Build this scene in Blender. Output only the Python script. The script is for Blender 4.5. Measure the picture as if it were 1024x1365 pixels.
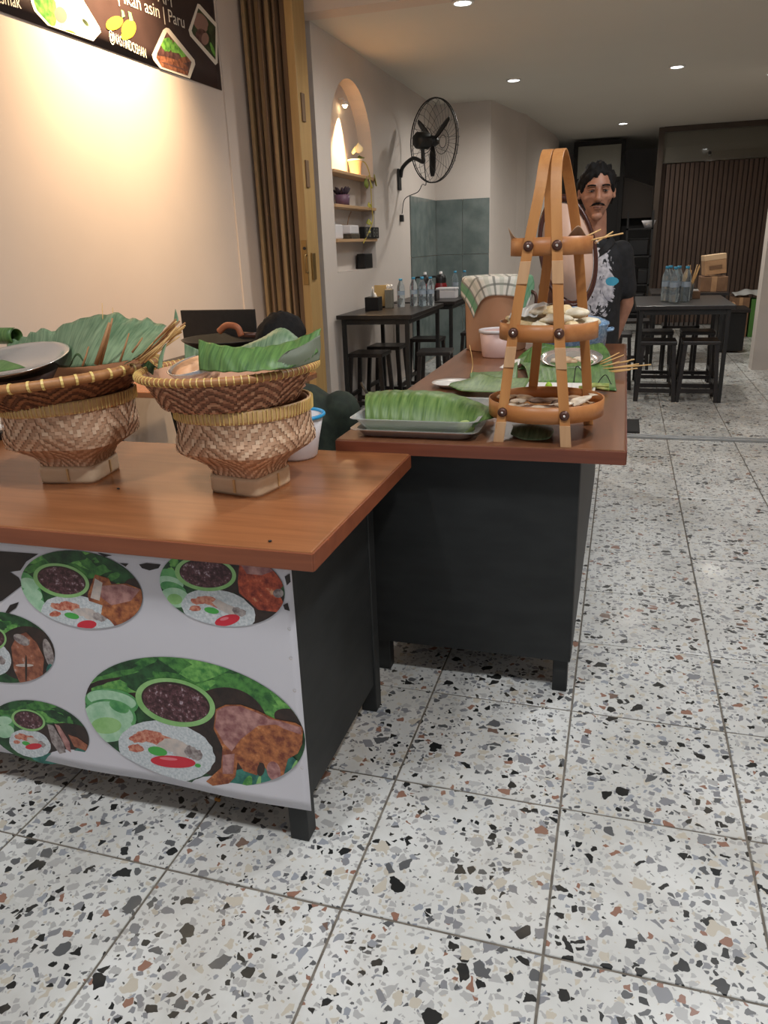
import bpy, bmesh, math, random
from mathutils import Vector, Matrix, Euler, noise as mnoise
random.seed(11)
for o in list(bpy.data.objects): bpy.data.objects.remove(o)
sc = bpy.context.scene
col = sc.collection

# ------------------------------------------------------------------ camera
CAM = Vector((0.0608, -1.0705, 1.2534))
FWD = Vector((-0.28407093, 0.89855298, -0.33452392))
RGT = Vector((0.95661558, 0.28916829, -0.03561376))
UPV = Vector((-0.06473286, 0.33012763, 0.94171408))
FPX = 1002.6
cd = bpy.data.cameras.new('camera'); cam = bpy.data.objects.new('camera', cd); col.objects.link(cam)
cd.sensor_fit = 'HORIZONTAL'; cd.sensor_width = 36.0; cd.lens = 36.0 * FPX / 1024.0
cd.clip_start = 0.05; cd.clip_end = 60
cam.matrix_world = Matrix(((RGT.x, UPV.x, -FWD.x, CAM.x), (RGT.y, UPV.y, -FWD.y, CAM.y), (RGT.z, UPV.z, -FWD.z, CAM.z), (0, 0, 0, 1)))
sc.camera = cam

# ------------------------------------------------------------------ world, exposure
w = bpy.data.worlds.new('world'); sc.world = w; w.use_nodes = True
w.node_tree.nodes['Background'].inputs[0].default_value = (0.62, 0.72, 0.85, 1)
w.node_tree.nodes['Background'].inputs[1].default_value = 0.32
sc.view_settings.view_transform = 'Standard'; sc.view_settings.look = 'None'
sc.view_settings.gamma = 1.0; sc.view_settings.use_curve_mapping = False
sc.view_settings.exposure = 0.0

def lamp(name, kind, loc, energy, color, aim=None, size=0.1, **kw):
    d = bpy.data.lights.new(name, kind); d.energy = energy; d.color = color
    if kind == 'AREA': d.shape = 'DISK'; d.size = size
    else: d.shadow_soft_size = size
    for k, v in kw.items(): setattr(d, k, v)
    o = bpy.data.objects.new(name, d); col.objects.link(o); o.location = loc
    if aim is not None: o.rotation_euler = (Vector(aim) - Vector(loc)).to_track_quat('-Z', 'Y').to_euler()
    return o
WARM = (1.0, 0.70, 0.42); COOL = (1.0, 0.95, 0.88)
# ceiling lamps of the front terrace (their fixtures are built with the terrace ceiling)
FRONT_LAMPS = [(0.75, -0.55, 3.03), (-0.95, -0.75, 3.03), (0.85, 1.75, 3.03)]
for p, e in zip(FRONT_LAMPS, (36, 27, 30)):
    lamp('terrace_light', 'AREA', (p[0], p[1], p[2] - 0.03), e, (0.97, 0.98, 1.0), (p[0], p[1], 0), 0.22)
# downlights of the dining room
ROOM_LAMPS = [(-0.974, 4.165, 2.62), (-1.002, 6.675, 2.62), (0.39, 6.785, 2.62), (-0.067, 10.17, 2.62), (1.27, 7.55, 2.62)]
for p, e in zip(ROOM_LAMPS, (15, 18, 18, 13, 14)):
    lamp('room_light', 'SPOT', (p[0], p[1], p[2] - 0.03), e * 4, COOL, (p[0], p[1], 0), 0.05, spot_size=3.0, spot_blend=1.0)
# warm lamp that washes the banner wall
SPOT = (-1.93, 2.40, 2.86)
lamp('wall_wash_light', 'SPOT', SPOT, 430, (1.0, 0.71, 0.42), (-2.3, 2.38, 2.30), 0.04, spot_size=1.75, spot_blend=1.0)
# small warm lamp at the top of the arched niche
lamp('niche_light', 'SPOT', (-2.025, 4.95, 2.225), 130, (1.0, 0.66, 0.34), (-2.076, 4.88, 1.8), 0.012, spot_size=1.15, spot_blend=0.7)

# ------------------------------------------------------------------ mesh helpers
def pix(x, y, z=None, X=None, Y=None):
    "world point of a spot seen in the photograph, on a plane of known height or depth"
    d = FWD + RGT * ((x - 512) / FPX) - UPV * ((y - 682.5) / FPX)
    if z is not None: t = (z - CAM.z) / d.z
    elif X is not None: t = (X - CAM.x) / d.x
    else: t = (Y - CAM.y) / d.y
    return CAM + d * t

class G:
    def __init__(s): s.v = []; s.f = []; s.m = []; s.s = []
    def add(s, vs, fs, m=0, sm=False):
        b = len(s.v); s.v += [tuple(v) for v in vs]
        for f in fs: s.f.append([b + i for i in f]); s.m.append(m); s.s.append(sm)
        return s
    def box(s, x0, x1, y0, y1, z0, z1, m=0, mtx=None):
        vs = [Vector((x, y, z)) for z in (z0, z1) for x, y in ((x0, y0), (x1, y0), (x1, y1), (x0, y1))]
        if mtx is not None: vs = [mtx @ v for v in vs]
        return s.add(vs, [(3, 2, 1, 0), (4, 5, 6, 7), (0, 1, 5, 4), (1, 2, 6, 5), (2, 3, 7, 6), (3, 0, 4, 7)], m)
    def bar(s, p0, p1, wx, wy, m=0):
        "straight bar with rectangular section between two points"
        p0, p1 = Vector(p0), Vector(p1); d = (p1 - p0); L = d.length; d.normalize()
        a = Vector((1, 0, 0)) if abs(d.x) < .9 else Vector((0, 1, 0))
        a = (a - d * a.dot(d)).normalized(); b = d.cross(a)
        M = Matrix((a, b, d)).transposed().to_4x4(); M.translation = p0
        return s.box(-wx / 2, wx / 2, -wy / 2, wy / 2, 0, L, m, M)
    def tube(s, path, r, n=8, m=0, sm=True, cap=True):
        P = [Vector(p) for p in path]; N = len(P)
        R = r if isinstance(r, (list, tuple)) else [r] * N
        rings = []; a = None
        for i, p in enumerate(P):
            t = (P[min(i + 1, N - 1)] - P[max(i - 1, 0)]).normalized()
            if a is None:
                a = Vector((0, 0, 1)) if abs(t.z) < .9 else Vector((1, 0, 0))
            a = (a - t * a.dot(t)).normalized(); b = t.cross(a)
            rings.append([p + (a * math.cos(2 * math.pi * k / n) + b * math.sin(2 * math.pi * k / n)) * R[i] for k in range(n)])
        vs = [v for rg in rings for v in rg]
        fs = [(i * n + k, i * n + (k + 1) % n, (i + 1) * n + (k + 1) % n, (i + 1) * n + k) for i in range(N - 1) for k in range(n)]
        s.add(vs, fs, m, sm)
        if cap: s.add(rings[0], [tuple(range(n - 1, -1, -1))], m); s.add(rings[-1], [tuple(range(n))], m)
        return s
    def ribbon(s, path, wv, wd, th, nrm, m=0):
        "flat strip: wv = width directions, nrm = thickness directions along the path"
        N = len(path); vs = []
        for i in range(N):
            p = Vector(path[i]); a = (wv[i] if isinstance(wv, list) else Vector(wv)) * (wd / 2); b = (nrm[i] if isinstance(nrm, list) else Vector(nrm)) * (th / 2)
            vs += [p - a - b, p + a - b, p + a + b, p - a + b]
        fs = [(i * 4 + k, i * 4 + (k + 1) % 4, i * 4 + 4 + (k + 1) % 4, i * 4 + 4 + k) for i in range(N - 1) for k in range(4)]
        fs += [(3, 2, 1, 0), tuple(N * 4 - 4 + k for k in range(4))]
        return s.add(vs, fs, m)
    def lathe(s, prof, n=32, c=(0, 0, 0), m=0, sm=True, close=False, mtx=None, sx=1, sy=1):
        vs = []; fs = []
        for r, z in prof:
            for k in range(n):
                a = 2 * math.pi * k / n; v = Vector((c[0] + r * math.cos(a) * sx, c[1] + r * math.sin(a) * sy, c[2] + z))
                vs.append(mtx @ v if mtx is not None else v)
        N = len(prof)
        for i in range(N - 1 + (1 if close else 0)):
            j = (i + 1) % N
            for k in range(n): fs.append((i * n + k, i * n + (k + 1) % n, j * n + (k + 1) % n, j * n + k))
        return s.add(vs, fs, m, sm)
    def sheet(s, fn, nu, nv, m=0, sm=True):
        vs = [fn(i / nu, j / nv) for j in range(nv + 1) for i in range(nu + 1)]
        fs = [(j * (nu + 1) + i, j * (nu + 1) + i + 1, (j + 1) * (nu + 1) + i + 1, (j + 1) * (nu + 1) + i) for j in range(nv) for i in range(nu)]
        return s.add(vs, fs, m, sm)
    def ball(s, c, r, n=16, h=10, m=0, mtx=None, fn=None):
        rx, ry, rz = r if isinstance(r, (list, tuple)) else (r, r, r); c = Vector(c)
        vs = []
        for j in range(h + 1):
            ph = math.pi * j / h
            for k in range(n):
                a = 2 * math.pi * k / n
                v = Vector((rx * math.sin(ph) * math.cos(a), ry * math.sin(ph) * math.sin(a), rz * math.cos(ph)))
                if fn: v = fn(v)
                if mtx is not None: v = mtx @ v
                vs.append(c + v)
        fs = []
        for j in range(h):
            for k in range(n):
                q = (j * n + k, (j + 1) * n + k, (j + 1) * n + (k + 1) % n, j * n + (k + 1) % n)
                fs.append(q)
        return s.add(vs, fs, m, True)
    def cap(s, p0, p1, r0, r1, n=14, m=0):
        "tapered capsule"
        p0, p1 = Vector(p0), Vector(p1); d = p1 - p0; L = d.length
        q = d.to_track_quat('Z', 'Y').to_matrix()
        prof = [(r0 * math.sin(a), -r0 * math.cos(a)) for a in (0.02, .4, .8, 1.2, 1.57)] + [(r1 * math.cos(a), L + r1 * math.sin(a)) for a in (0, .4, .8, 1.2, 1.55)]
        M = q.to_4x4(); M.translation = p0
        s.lathe(prof, n, (0, 0, 0), m, True, False, M)
        b = len(s.v); k = len(prof) * n
        s.f.append([b - k + i for i in range(n - 1, -1, -1)]); s.m.append(m); s.s.append(True)
        s.f.append([b - n + i for i in range(n)]); s.m.append(m); s.s.append(True)
        return s
    def build(s, name, mats, parent=None, bevel=0, solid=0, sub=0, remesh=0, smooth=0, off=0, seg=2):
        me = bpy.data.meshes.new(name); me.from_pydata(s.v, [], s.f)
        if not isinstance(mats, (list, tuple)): mats = [mats]
        for mm in mats: me.materials.append(mm)
        me.polygons.foreach_set('material_index', s.m); me.polygons.foreach_set('use_smooth', s.s); me.update()
        bm = bmesh.new(); bm.from_mesh(me); bmesh.ops.remove_doubles(bm, verts=bm.verts, dist=1e-6)
        if not solid: bmesh.ops.recalc_face_normals(bm, faces=bm.faces)
        bm.to_mesh(me); bm.free()
        o = bpy.data.objects.new(name, me); col.objects.link(o)
        if parent is not None: o.parent = parent; o.matrix_parent_inverse = Matrix.Translation(-Vector(parent.location)) if parent.type == 'EMPTY' else Matrix()
        if remesh:
            md = o.modifiers.new('remesh', 'REMESH'); md.mode = 'VOXEL'; md.voxel_size = remesh; md.use_smooth_shade = True
        if smooth:
            md = o.modifiers.new('smooth', 'SMOOTH'); md.factor = 0.5; md.iterations = smooth
        if solid:
            md = o.modifiers.new('solid', 'SOLIDIFY'); md.thickness = solid; md.offset = off
        if sub:
            md = o.modifiers.new('sub', 'SUBSURF'); md.levels = sub; md.render_levels = sub
        if bevel:
            md = o.modifiers.new('bevel', 'BEVEL'); md.width = bevel; md.segments = seg; md.limit_method = 'ANGLE'; md.angle_limit = 0.7
        return o

def thing(name, label, cat, loc, group=None):
    o = bpy.data.objects.new(name, None); col.objects.link(o); o.location = loc; o.empty_display_size = .05
    o['label'] = label; o['category'] = cat
    if group: o['group'] = group
    return o
def tag(o, label, cat, group=None):
    o['label'] = label; o['category'] = cat
    if group: o['group'] = group
    return o
def struct(o): o['kind'] = 'structure'; return o
def copy_tree(root, delta, label=None, rotz=0):
    r = root.copy(); col.objects.link(r); r.location = Vector(root.location) + Vector(delta)
    if rotz: r.rotation_euler = (0, 0, rotz)
    if label: r['label'] = label
    for ch in list(root.children):
        c = ch.copy(); col.objects.link(c); c.parent = r; c.matrix_parent_inverse = ch.matrix_parent_inverse.copy()
        for g in ch.children:
            d = g.copy(); col.objects.link(d); d.parent = c; d.matrix_parent_inverse = g.matrix_parent_inverse.copy()
    return r
def spline(pts, n=8):
    "Catmull-Rom through points"
    P = [Vector(p) for p in pts]; P = [P[0] * 2 - P[1]] + P + [P[-1] * 2 - P[-2]]; out = []
    for i in range(1, len(P) - 2):
        for k in range(n):
            t = k / n; a, b, c, d = P[i - 1:i + 3]
            out.append(.5 * ((2 * b) + (c - a) * t + (2 * a - 5 * b + 4 * c - d) * t * t + (3 * b - a - 3 * c + d) * t ** 3))
    out.append(P[-2]); return out
def lerp(a, b, t): return a + (b - a) * t
def interp(tab, x):
    if x <= tab[0][0]: return tab[0][1]
    for (a, b), (c, d) in zip(tab, tab[1:]):
        if x <= c: return b + (d - b) * (x - a) / (c - a)
    return tab[-1][1]
def rnd(a, b): return random.uniform(a, b)

# ------------------------------------------------------------------ materials
def lin(c):
    return tuple((x / 12.92 if x <= .04045 else ((x + .055) / 1.055) ** 2.4) for x in c)
def srgb(r, g, b): return lin((r / 255, g / 255, b / 255))
class NT:
    def __init__(s, name):
        s.mat = bpy.data.materials.new(name); s.mat.use_nodes = True; s.t = s.mat.node_tree
        s.b = s.t.nodes['Principled BSDF']
    def n(s, typ, props=None, **ins):
        nd = s.t.nodes.new(typ)
        for k, v in (props or {}).items(): setattr(nd, k, v)
        for k, v in ins.items():
            k = int(k[1:]) if k[0] == '_' and k[1:].isdigit() else k.replace('_', ' ')
            sock = nd.inputs[k]
            if hasattr(v, 'node'): s.t.links.new(v, sock)
            else: sock.default_value = v
        return nd
    def link(s, a, b): s.t.links.new(a, b)
    def mix(s, f, a, b, bt='MIX'):
        nd = s.t.nodes.new('ShaderNodeMix'); nd.data_type = 'RGBA'; nd.blend_type = bt
        for i, v in ((0, f), (6, a), (7, b)):
            if hasattr(v, 'node'): s.t.links.new(v, nd.inputs[i])
            else: nd.inputs[i].default_value = v if i == 0 else (*v[:3], 1)
        return nd.outputs[2]
    def math(s, op, a, b=None, c=None):
        nd = s.t.nodes.new('ShaderNodeMath'); nd.operation = op
        for i, v in enumerate((a, b, c)):
            if v is None: continue
            if hasattr(v, 'node'): s.t.links.new(v, nd.inputs[i])
            else: nd.inputs[i].default_value = v
        return nd.outputs[0]
    def ramp(s, f, stops, const=False):
        nd = s.t.nodes.new('ShaderNodeValToRGB'); s.t.links.new(f, nd.inputs[0]); cr = nd.color_ramp
        if const: cr.interpolation = 'CONSTANT'
        while len(cr.elements) < len(stops): cr.elements.new(.5)
        for e, (p, c) in zip(cr.elements, stops): e.position = p; e.color = (*c[:3], 1)
        return nd.outputs[0]
    def coord(s, kind='Object', scale=(1, 1, 1), rot=(0, 0, 0)):
        tc = s.t.nodes.new('ShaderNodeTexCoord')
        mp = s.n('ShaderNodeMapping', None, Vector=tc.outputs[kind], Scale=scale, Rotation=rot)
        return mp.outputs[0]
    def done(s, base=None, rough=.5, metal=0, bump=None, bs=.2, bd=.002, **kw):
        b = s.b
        if base is not None:
            if hasattr(base, 'node'): s.t.links.new(base, b.inputs['Base Color'])
            else: b.inputs['Base Color'].default_value = (*base[:3], 1)
        for k, v in (('Roughness', rough), ('Metallic', metal)):
            if hasattr(v, 'node'): s.t.links.new(v, b.inputs[k])
            else: b.inputs[k].default_value = v
        if bump is not None:
            bn = s.n('ShaderNodeBump', None, Strength=bs, Distance=bd, Height=bump); s.t.links.new(bn.outputs[0], b.inputs['Normal'])
        for k, v in kw.items(): b.inputs[k.replace('_', ' ')].default_value = v
        return s.mat
def flat(name, c, rough=.5, metal=0, **kw): return NT(name).done(c, rough, metal, **kw)
def noisy(name, c1, c2, scale=20, rough=.5, metal=0, stretch=(1, 1, 1), bs=.15, bd=.002, detail=4, kind='Object', lo=.35, hi=.65, **kw):
    t = NT(name); v = t.coord(kind, stretch)
    nz = t.n('ShaderNodeTexNoise', None, Vector=v, Scale=scale, Detail=detail)
    return t.done(t.ramp(nz.outputs[0], [(lo, c1), (hi, c2)]), rough, metal, nz.outputs[0], bs, bd, **kw)
def wood(name, c1, c2, axis=0, scale=9, rough=.35, bs=.08):
    t = NT(name); st = [9, 9, 9]; st[axis] = .7; v = t.coord('Object', tuple(st))
    n1 = t.n('ShaderNodeTexNoise', None, Vector=v, Scale=scale * .5, Detail=6, Roughness=.6, Distortion=.6)
    n2 = t.n('ShaderNodeTexNoise', None, Vector=t.coord(), Scale=2.2, Detail=3)
    c = t.ramp(n1.outputs[0], [(.3, c1), (.7, c2)])
    c = t.mix(t.math('MULTIPLY', n2.outputs[0], .35), c, tuple(x * .55 for x in c1))
    return t.done(c, rough, 0, n1.outputs[0], bs, .001)

def terrazzo():
    t = NT('terrazzo')
    geo = t.n('ShaderNodeNewGeometry'); oi = t.n('ShaderNodeObjectInfo')
    off = t.n('ShaderNodeVectorMath', {'operation': 'SCALE'}, Vector=oi.outputs['Location'], Scale=7.31)
    p = t.n('ShaderNodeVectorMath', {'operation': 'ADD'}, _0=geo.outputs['Position'], _1=off.outputs[0])
    wob = t.n('ShaderNodeTexNoise', {'noise_dimensions': '2D'}, Vector=p.outputs[0], Scale=70, Detail=1)
    wv = t.n('ShaderNodeVectorMath', {'operation': 'SCALE'}, Vector=wob.outputs['Color'], Scale=.0075)
    p = t.n('ShaderNodeVectorMath', {'operation': 'ADD'}, _0=p.outputs[0], _1=wv.outputs[0]).outputs[0]
    bn = t.n('ShaderNodeTexNoise', {'noise_dimensions': '2D'}, Vector=geo.outputs['Position'], Scale=3.5, Detail=5)
    base = t.ramp(bn.outputs[0], [(.3, srgb(188, 189, 185)), (.6, srgb(206, 208, 205)), (.8, srgb(216, 218, 216))])
    def layer(base, scale, prob, seed, stops, shr=.16):
        v = t.n('ShaderNodeVectorMath', {'operation': 'ADD'}, _0=p, _1=(seed * 3.1, seed * 1.7, 0)).outputs[0]
        a = t.n('ShaderNodeTexVoronoi', {'voronoi_dimensions': '2D', 'feature': 'F1'}, Vector=v, Scale=scale, Randomness=.9)
        e = t.n('ShaderNodeTexVoronoi', {'voronoi_dimensions': '2D', 'feature': 'DISTANCE_TO_EDGE'}, Vector=v, Scale=scale, Randomness=.9)
        sp = t.n('ShaderNodeSeparateColor', None, Color=a.outputs['Color'])
        keep = t.math('LESS_THAN', sp.outputs[0], prob)
        thr = t.math('MULTIPLY_ADD', sp.outputs[1], shr, .09)
        inside = t.math('GREATER_THAN', e.outputs['Distance'], thr)
        f = t.math('MULTIPLY', keep, inside)
        return t.mix(f, base, t.ramp(sp.outputs[2], stops, True))
    K = srgb(34, 36, 36); DG = srgb(88, 90, 92); MG = srgb(128, 130, 134); LG = srgb(168, 169, 168); BG = srgb(186, 180, 166); BR = srgb(140, 104, 88); BL = srgb(142, 147, 154); B2 = srgb(112, 92, 82)
    c = layer(base, 140, .16, 9, [(0, LG), (.4, MG), (.6, BG), (.82, DG), (.94, K)], .2)
    c = layer(c, 72, .36, 5, [(0, LG), (.36, MG), (.52, BG), (.66, DG), (.78, BL), (.86, BR), (.90, K)])
    c = layer(c, 46, .27, 3, [(0, LG), (.28, MG), (.42, BG), (.54, DG), (.64, BL), (.74, BR), (.80, K)])
    c = layer(c, 30, .12, 1, [(0, LG), (.2, MG), (.34, BG), (.46, DG), (.58, BR), (.64, B2), (.68, K)], .2)
    dn = t.n('ShaderNodeTexNoise', {'noise_dimensions': '2D'}, Vector=geo.outputs['Position'], Scale=2.1, Detail=6, Roughness=.65)
    c = t.mix(t.math('MULTIPLY', t.ramp(dn.outputs[0], [(.52, (0, 0, 0)), (.75, (1, 1, 1))]), .28), c, srgb(150, 138, 120))
    rg = t.math('MULTIPLY_ADD', bn.outputs[0], .3, .16)
    return t.done(c, rg, 0, Specular_IOR_Level=.45)
def plaster(name, c, s=.03):
    t = NT(name); v = t.coord()
    n = t.n('ShaderNodeTexNoise', None, Vector=v, Scale=1.4, Detail=5); f = t.n('ShaderNodeTexNoise', None, Vector=v, Scale=160, Detail=3)
    k = t.ramp(n.outputs[0], [(.3, tuple(x * (1 - 3 * s) for x in c)), (.7, c)])
    return t.done(k, .75, 0, f.outputs[0], .12, .001)
M = {}
M['terrazzo'] = terrazzo()
M['grout'] = noisy('grout', srgb(92, 86, 78), srgb(120, 114, 104), 30, .85)
M['wall'] = plaster('wall_paint', srgb(214, 199, 187))
M['wallin'] = plaster('room_wall_paint', srgb(212, 203, 195))
M['ceil'] = plaster('ceiling_paint', srgb(214, 210, 200), .01)
M['green_tile'] = noisy('grey_green_tile', srgb(96, 108, 106), srgb(120, 130, 128), 6, .25, bs=.03)
M['dark_wall'] = plaster('dark_brown_paint', srgb(74, 66, 60))
M['darkest'] = plaster('black_paint', srgb(30, 28, 27))
M['slat'] = wood('brown_slat', srgb(80, 63, 54), srgb(104, 83, 70), 2, 6, .55)
M['frame'] = flat('dark_frame', srgb(70, 58, 48), .5)
M['black_metal'] = noisy('black_metal', srgb(20, 20, 20), srgb(30, 29, 28), 40, .45, bs=.05)
M['black_wood'] = wood('black_wood', srgb(26, 22, 21), srgb(44, 37, 34), 1, 8, .35)
M['black_panel'] = noisy('black_panel', srgb(22, 24, 24), srgb(31, 33, 33), 9, .55, bs=.06, stretch=(1, 1, 3))
M['counter_wood'] = wood('counter_wood', srgb(142, 90, 56), srgb(168, 110, 70), 0, 6, .24)
M['counter_edge'] = wood('counter_edge_wood', srgb(126, 68, 44), srgb(150, 86, 56), 0, 7, .3)
M['counter2_wood'] = wood('counter_dark_wood', srgb(112, 72, 48), srgb(138, 92, 64), 1, 6, .3)
M['counter2_edge'] = wood('counter_dark_edge', srgb(104, 56, 40), srgb(130, 72, 50), 0, 7, .32)
M['gate_wood'] = wood('gate_wood', srgb(146, 118, 82), srgb(174, 144, 104), 2, 4, .55)
M['gate_dark'] = wood('gate_dark_wood', srgb(110, 86, 64), srgb(146, 118, 90), 2, 4, .6)
M['gate_post'] = wood('gate_post_wood', srgb(172, 138, 86), srgb(196, 162, 106), 2, 4, .5)
M['brass'] = flat('brass', srgb(150, 122, 76), .4, .8)
M['steel'] = noisy('stainless_steel', srgb(222, 220, 217), srgb(232, 230, 227), 8, .2, .8, bs=.0)
M['rail'] = flat('steel_rail', srgb(170, 172, 172), .35, .6)
M['rubber'] = noisy('black_rubber', srgb(14, 14, 14), srgb(24, 24, 24), 200, .8, bs=.4)
M['bamboo'] = wood('bamboo_strip', srgb(176, 116, 62), srgb(204, 146, 86), 2, 5, .4)
M['bamboo_red'] = wood('bamboo_band', srgb(172, 108, 58), srgb(200, 136, 78), 0, 5, .4)
M['bamboo_pale'] = wood('bamboo_pale', srgb(190, 146, 104), srgb(212, 172, 130), 2, 5, .5)
M['rivet'] = flat('rivet_brown', srgb(84, 54, 44), .35, .3)
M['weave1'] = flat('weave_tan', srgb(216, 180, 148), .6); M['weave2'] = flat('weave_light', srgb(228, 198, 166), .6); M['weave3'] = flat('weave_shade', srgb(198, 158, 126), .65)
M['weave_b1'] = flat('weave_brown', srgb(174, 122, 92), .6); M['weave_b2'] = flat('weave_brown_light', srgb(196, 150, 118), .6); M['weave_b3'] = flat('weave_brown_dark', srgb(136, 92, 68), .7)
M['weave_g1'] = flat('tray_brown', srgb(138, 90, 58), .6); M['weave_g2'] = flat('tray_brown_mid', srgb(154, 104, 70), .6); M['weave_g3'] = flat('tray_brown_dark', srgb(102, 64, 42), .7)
M['rim_yellow'] = noisy('rim_yellow_cane', srgb(206, 166, 112), srgb(222, 186, 132), 60, .5)
M['rim_brown'] = noisy('rim_brown_cane', srgb(156, 106, 62), srgb(178, 126, 78), 50, .5)
M['stitch'] = flat('yellow_stitch', srgb(226, 198, 120), .5)
M['foot_bamboo'] = wood('foot_bamboo', srgb(220, 192, 156), srgb(236, 212, 180), 0, 5, .45)
def leafmat(name, a, b, ax=0, sc=60):
    t = NT(name); v = t.coord('UV')
    tc = t.coord('Object', tuple(12 if i == ax else 1 for i in range(3)))
    n1 = t.n('ShaderNodeTexNoise', None, Vector=tc, Scale=sc / 4, Detail=3)
    n2 = t.n('ShaderNodeTexNoise', None, Vector=t.coord(), Scale=14, Detail=4)
    f = t.math('ADD', t.math('MULTIPLY', n1.outputs[0], .6), t.math('MULTIPLY', n2.outputs[0], .4))
    return t.done(t.ramp(f, [(.38, a), (.64, b)]), .42, 0, n1.outputs[0], .35, .002)
M['leaf'] = leafmat('banana_leaf', srgb(58, 92, 46), srgb(98, 134, 70))
M['leaf_dull'] = leafmat('banana_leaf_underside', srgb(80, 108, 78), srgb(132, 154, 120))
M['leaf_dark'] = leafmat('banana_leaf_dark', srgb(38, 62, 34), srgb(66, 92, 52))
M['leaf_lime'] = leafmat('banana_leaf_fresh', srgb(68, 102, 46), srgb(114, 142, 78))
M['stick'] = wood('bamboo_stick', srgb(206, 160, 96), srgb(226, 188, 128), 0, 5, .6)
M['stick_brown'] = wood('brown_stick', srgb(150, 104, 62), srgb(180, 132, 86), 0, 5, .6)
M['white_pl'] = flat('white_plastic', srgb(226, 224, 226), .35); M['blue_rim'] = flat('bright_blue_plastic', srgb(38, 158, 216), .35)
M['white_ceramic'] = flat('white_ceramic', srgb(226, 222, 216), .2)
M['pot_tan'] = noisy('tan_plastic', srgb(196, 150, 116), srgb(206, 160, 126), 5, .4, bs=.02)
M['pink_tub'] = flat('pale_pink_plastic', srgb(216, 184, 176), .35)
M['enamel'] = noisy('blue_enamel', srgb(110, 148, 186), srgb(150, 182, 212), 90, .2, bs=.05, lo=.45, hi=.55)
M['paper'] = flat('white_paper', srgb(222, 220, 214), .7); M['kraft'] = noisy('kraft_paper', srgb(150, 118, 92), srgb(176, 144, 114), 12, .7)
M['card'] = noisy('cardboard', srgb(166, 128, 92), srgb(184, 146, 108), 10, .8); M['card_dk'] = noisy('cardboard_dark', srgb(116, 86, 62), srgb(134, 102, 76), 10, .8)
M['black_pl'] = flat('black_plastic', srgb(18, 17, 17), .4)
M['hair'] = noisy('black_hair', srgb(9, 8, 8), srgb(20, 17, 16), 120, .75, stretch=(1, 1, .2), bs=.5, Specular_IOR_Level=.25)
M['skin'] = noisy('skin', srgb(150, 104, 82), srgb(172, 124, 100), 16, .5, bs=.05)
M['lips'] = flat('lips', srgb(120, 72, 62), .45); M['eye'] = flat('shaded_eye_white', srgb(128, 112, 102), .4); M['iris'] = flat('dark_iris', srgb(20, 14, 12), .2)  # eye whites are darkened to carry the shade of the brows
M['trouser'] = noisy('dark_trousers', srgb(28, 28, 30), srgb(40, 40, 42), 60, .8)
M['green_shirt'] = noisy('dark_green_shirt', srgb(30, 38, 30), srgb(44, 54, 42), 30, .85)
M['emit'] = NT('lamp_disc').done((1, 1, 1), .5, 0, Emission_Color=(.95, .98, 1, 1), Emission_Strength=18)
M['emit_warm'] = NT('warm_lamp').done((1, .8, .5), .5, 0, Emission_Color=(1, .72, .4, 1), Emission_Strength=22)
M['white_trim'] = flat('white_trim', srgb(230, 230, 228), .4)
M['shelf'] = wood('pale_shelf_wood', srgb(190, 152, 112), srgb(210, 174, 134), 1, 5, .45)
def clear(name, c, rough=.05, ior=1.3, alpha=1):
    return NT(name).done(c, rough, 0, Transmission_Weight=.9, IOR=ior)
M['pet'] = clear('clear_bottle', srgb(222, 234, 240), .08, 1.15)
M['glass'] = clear('glass', srgb(235, 240, 240), .02, 1.2)
M['pane'] = NT('window_glass').done(srgb(150, 146, 134), .03, 0, Transmission_Weight=.6, IOR=1.7)
M['cap_blue'] = flat('blue_cap', srgb(60, 150, 190), .4)
M['bottle_label'] = flat('bottle_label', srgb(150, 164, 178), .4)
# ================================================================== THE SETTING
# floor slab with terrazzo tiles laid on it
floor = struct(G().box(-2.4, 2.6, -3.0, 13.6, -.12, -.0025).build('floor', M['grout']))
def tile_mesh(hs=.1974, c=.0014):
    g = G(); z0, z1 = -.010, 0.0; a = hs; b = hs - c
    vs = [(x * a, y * a, z0) for x, y in ((-1, -1), (1, -1), (1, 1), (-1, 1))] + [(x * a, y * a, z1 - c) for x, y in ((-1, -1), (1, -1), (1, 1), (-1, 1))] + [(x * b, y * b, z1) for x, y in ((-1, -1), (1, -1), (1, 1), (-1, 1))]
    fs = [(0, 1, 5, 4), (1, 2, 6, 5), (2, 3, 7, 6), (3, 0, 4, 7), (4, 5, 9, 8), (5, 6, 10, 9), (6, 7, 11, 10), (7, 4, 8, 11), (8, 9, 10, 11)]
    return vs, fs
tv, tf = tile_mesh()
tm = bpy.data.meshes.new('tile'); tm.from_pydata(tv, [], tf); tm.materials.append(M['terrazzo']); tm.update()
for j in range(-2, 19):
    for i in range(-6, 6):
        if j < 9 and i < -5: continue
        t = bpy.data.objects.new('tile', tm); col.objects.link(t); t.parent = floor
        t.location = (.4 * i + .2, .4 * j + .2, rnd(-.0006, .0004)); t.rotation_euler = (rnd(-.0008, .0008), rnd(-.0008, .0008), 0)
g = G()
for j in range(-8, 34):
    for i in range(-6, 6):
        if -2 <= j < 19 and not (j < 9 and i < -5): continue
        g.add([(x + .4 * i + .2, y + .4 * j + .2, z) for x, y, z in tv], tf)
fl = g.build('tile_field', M['terrazzo'], floor); fl['kind'] = 'stuff'

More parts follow.
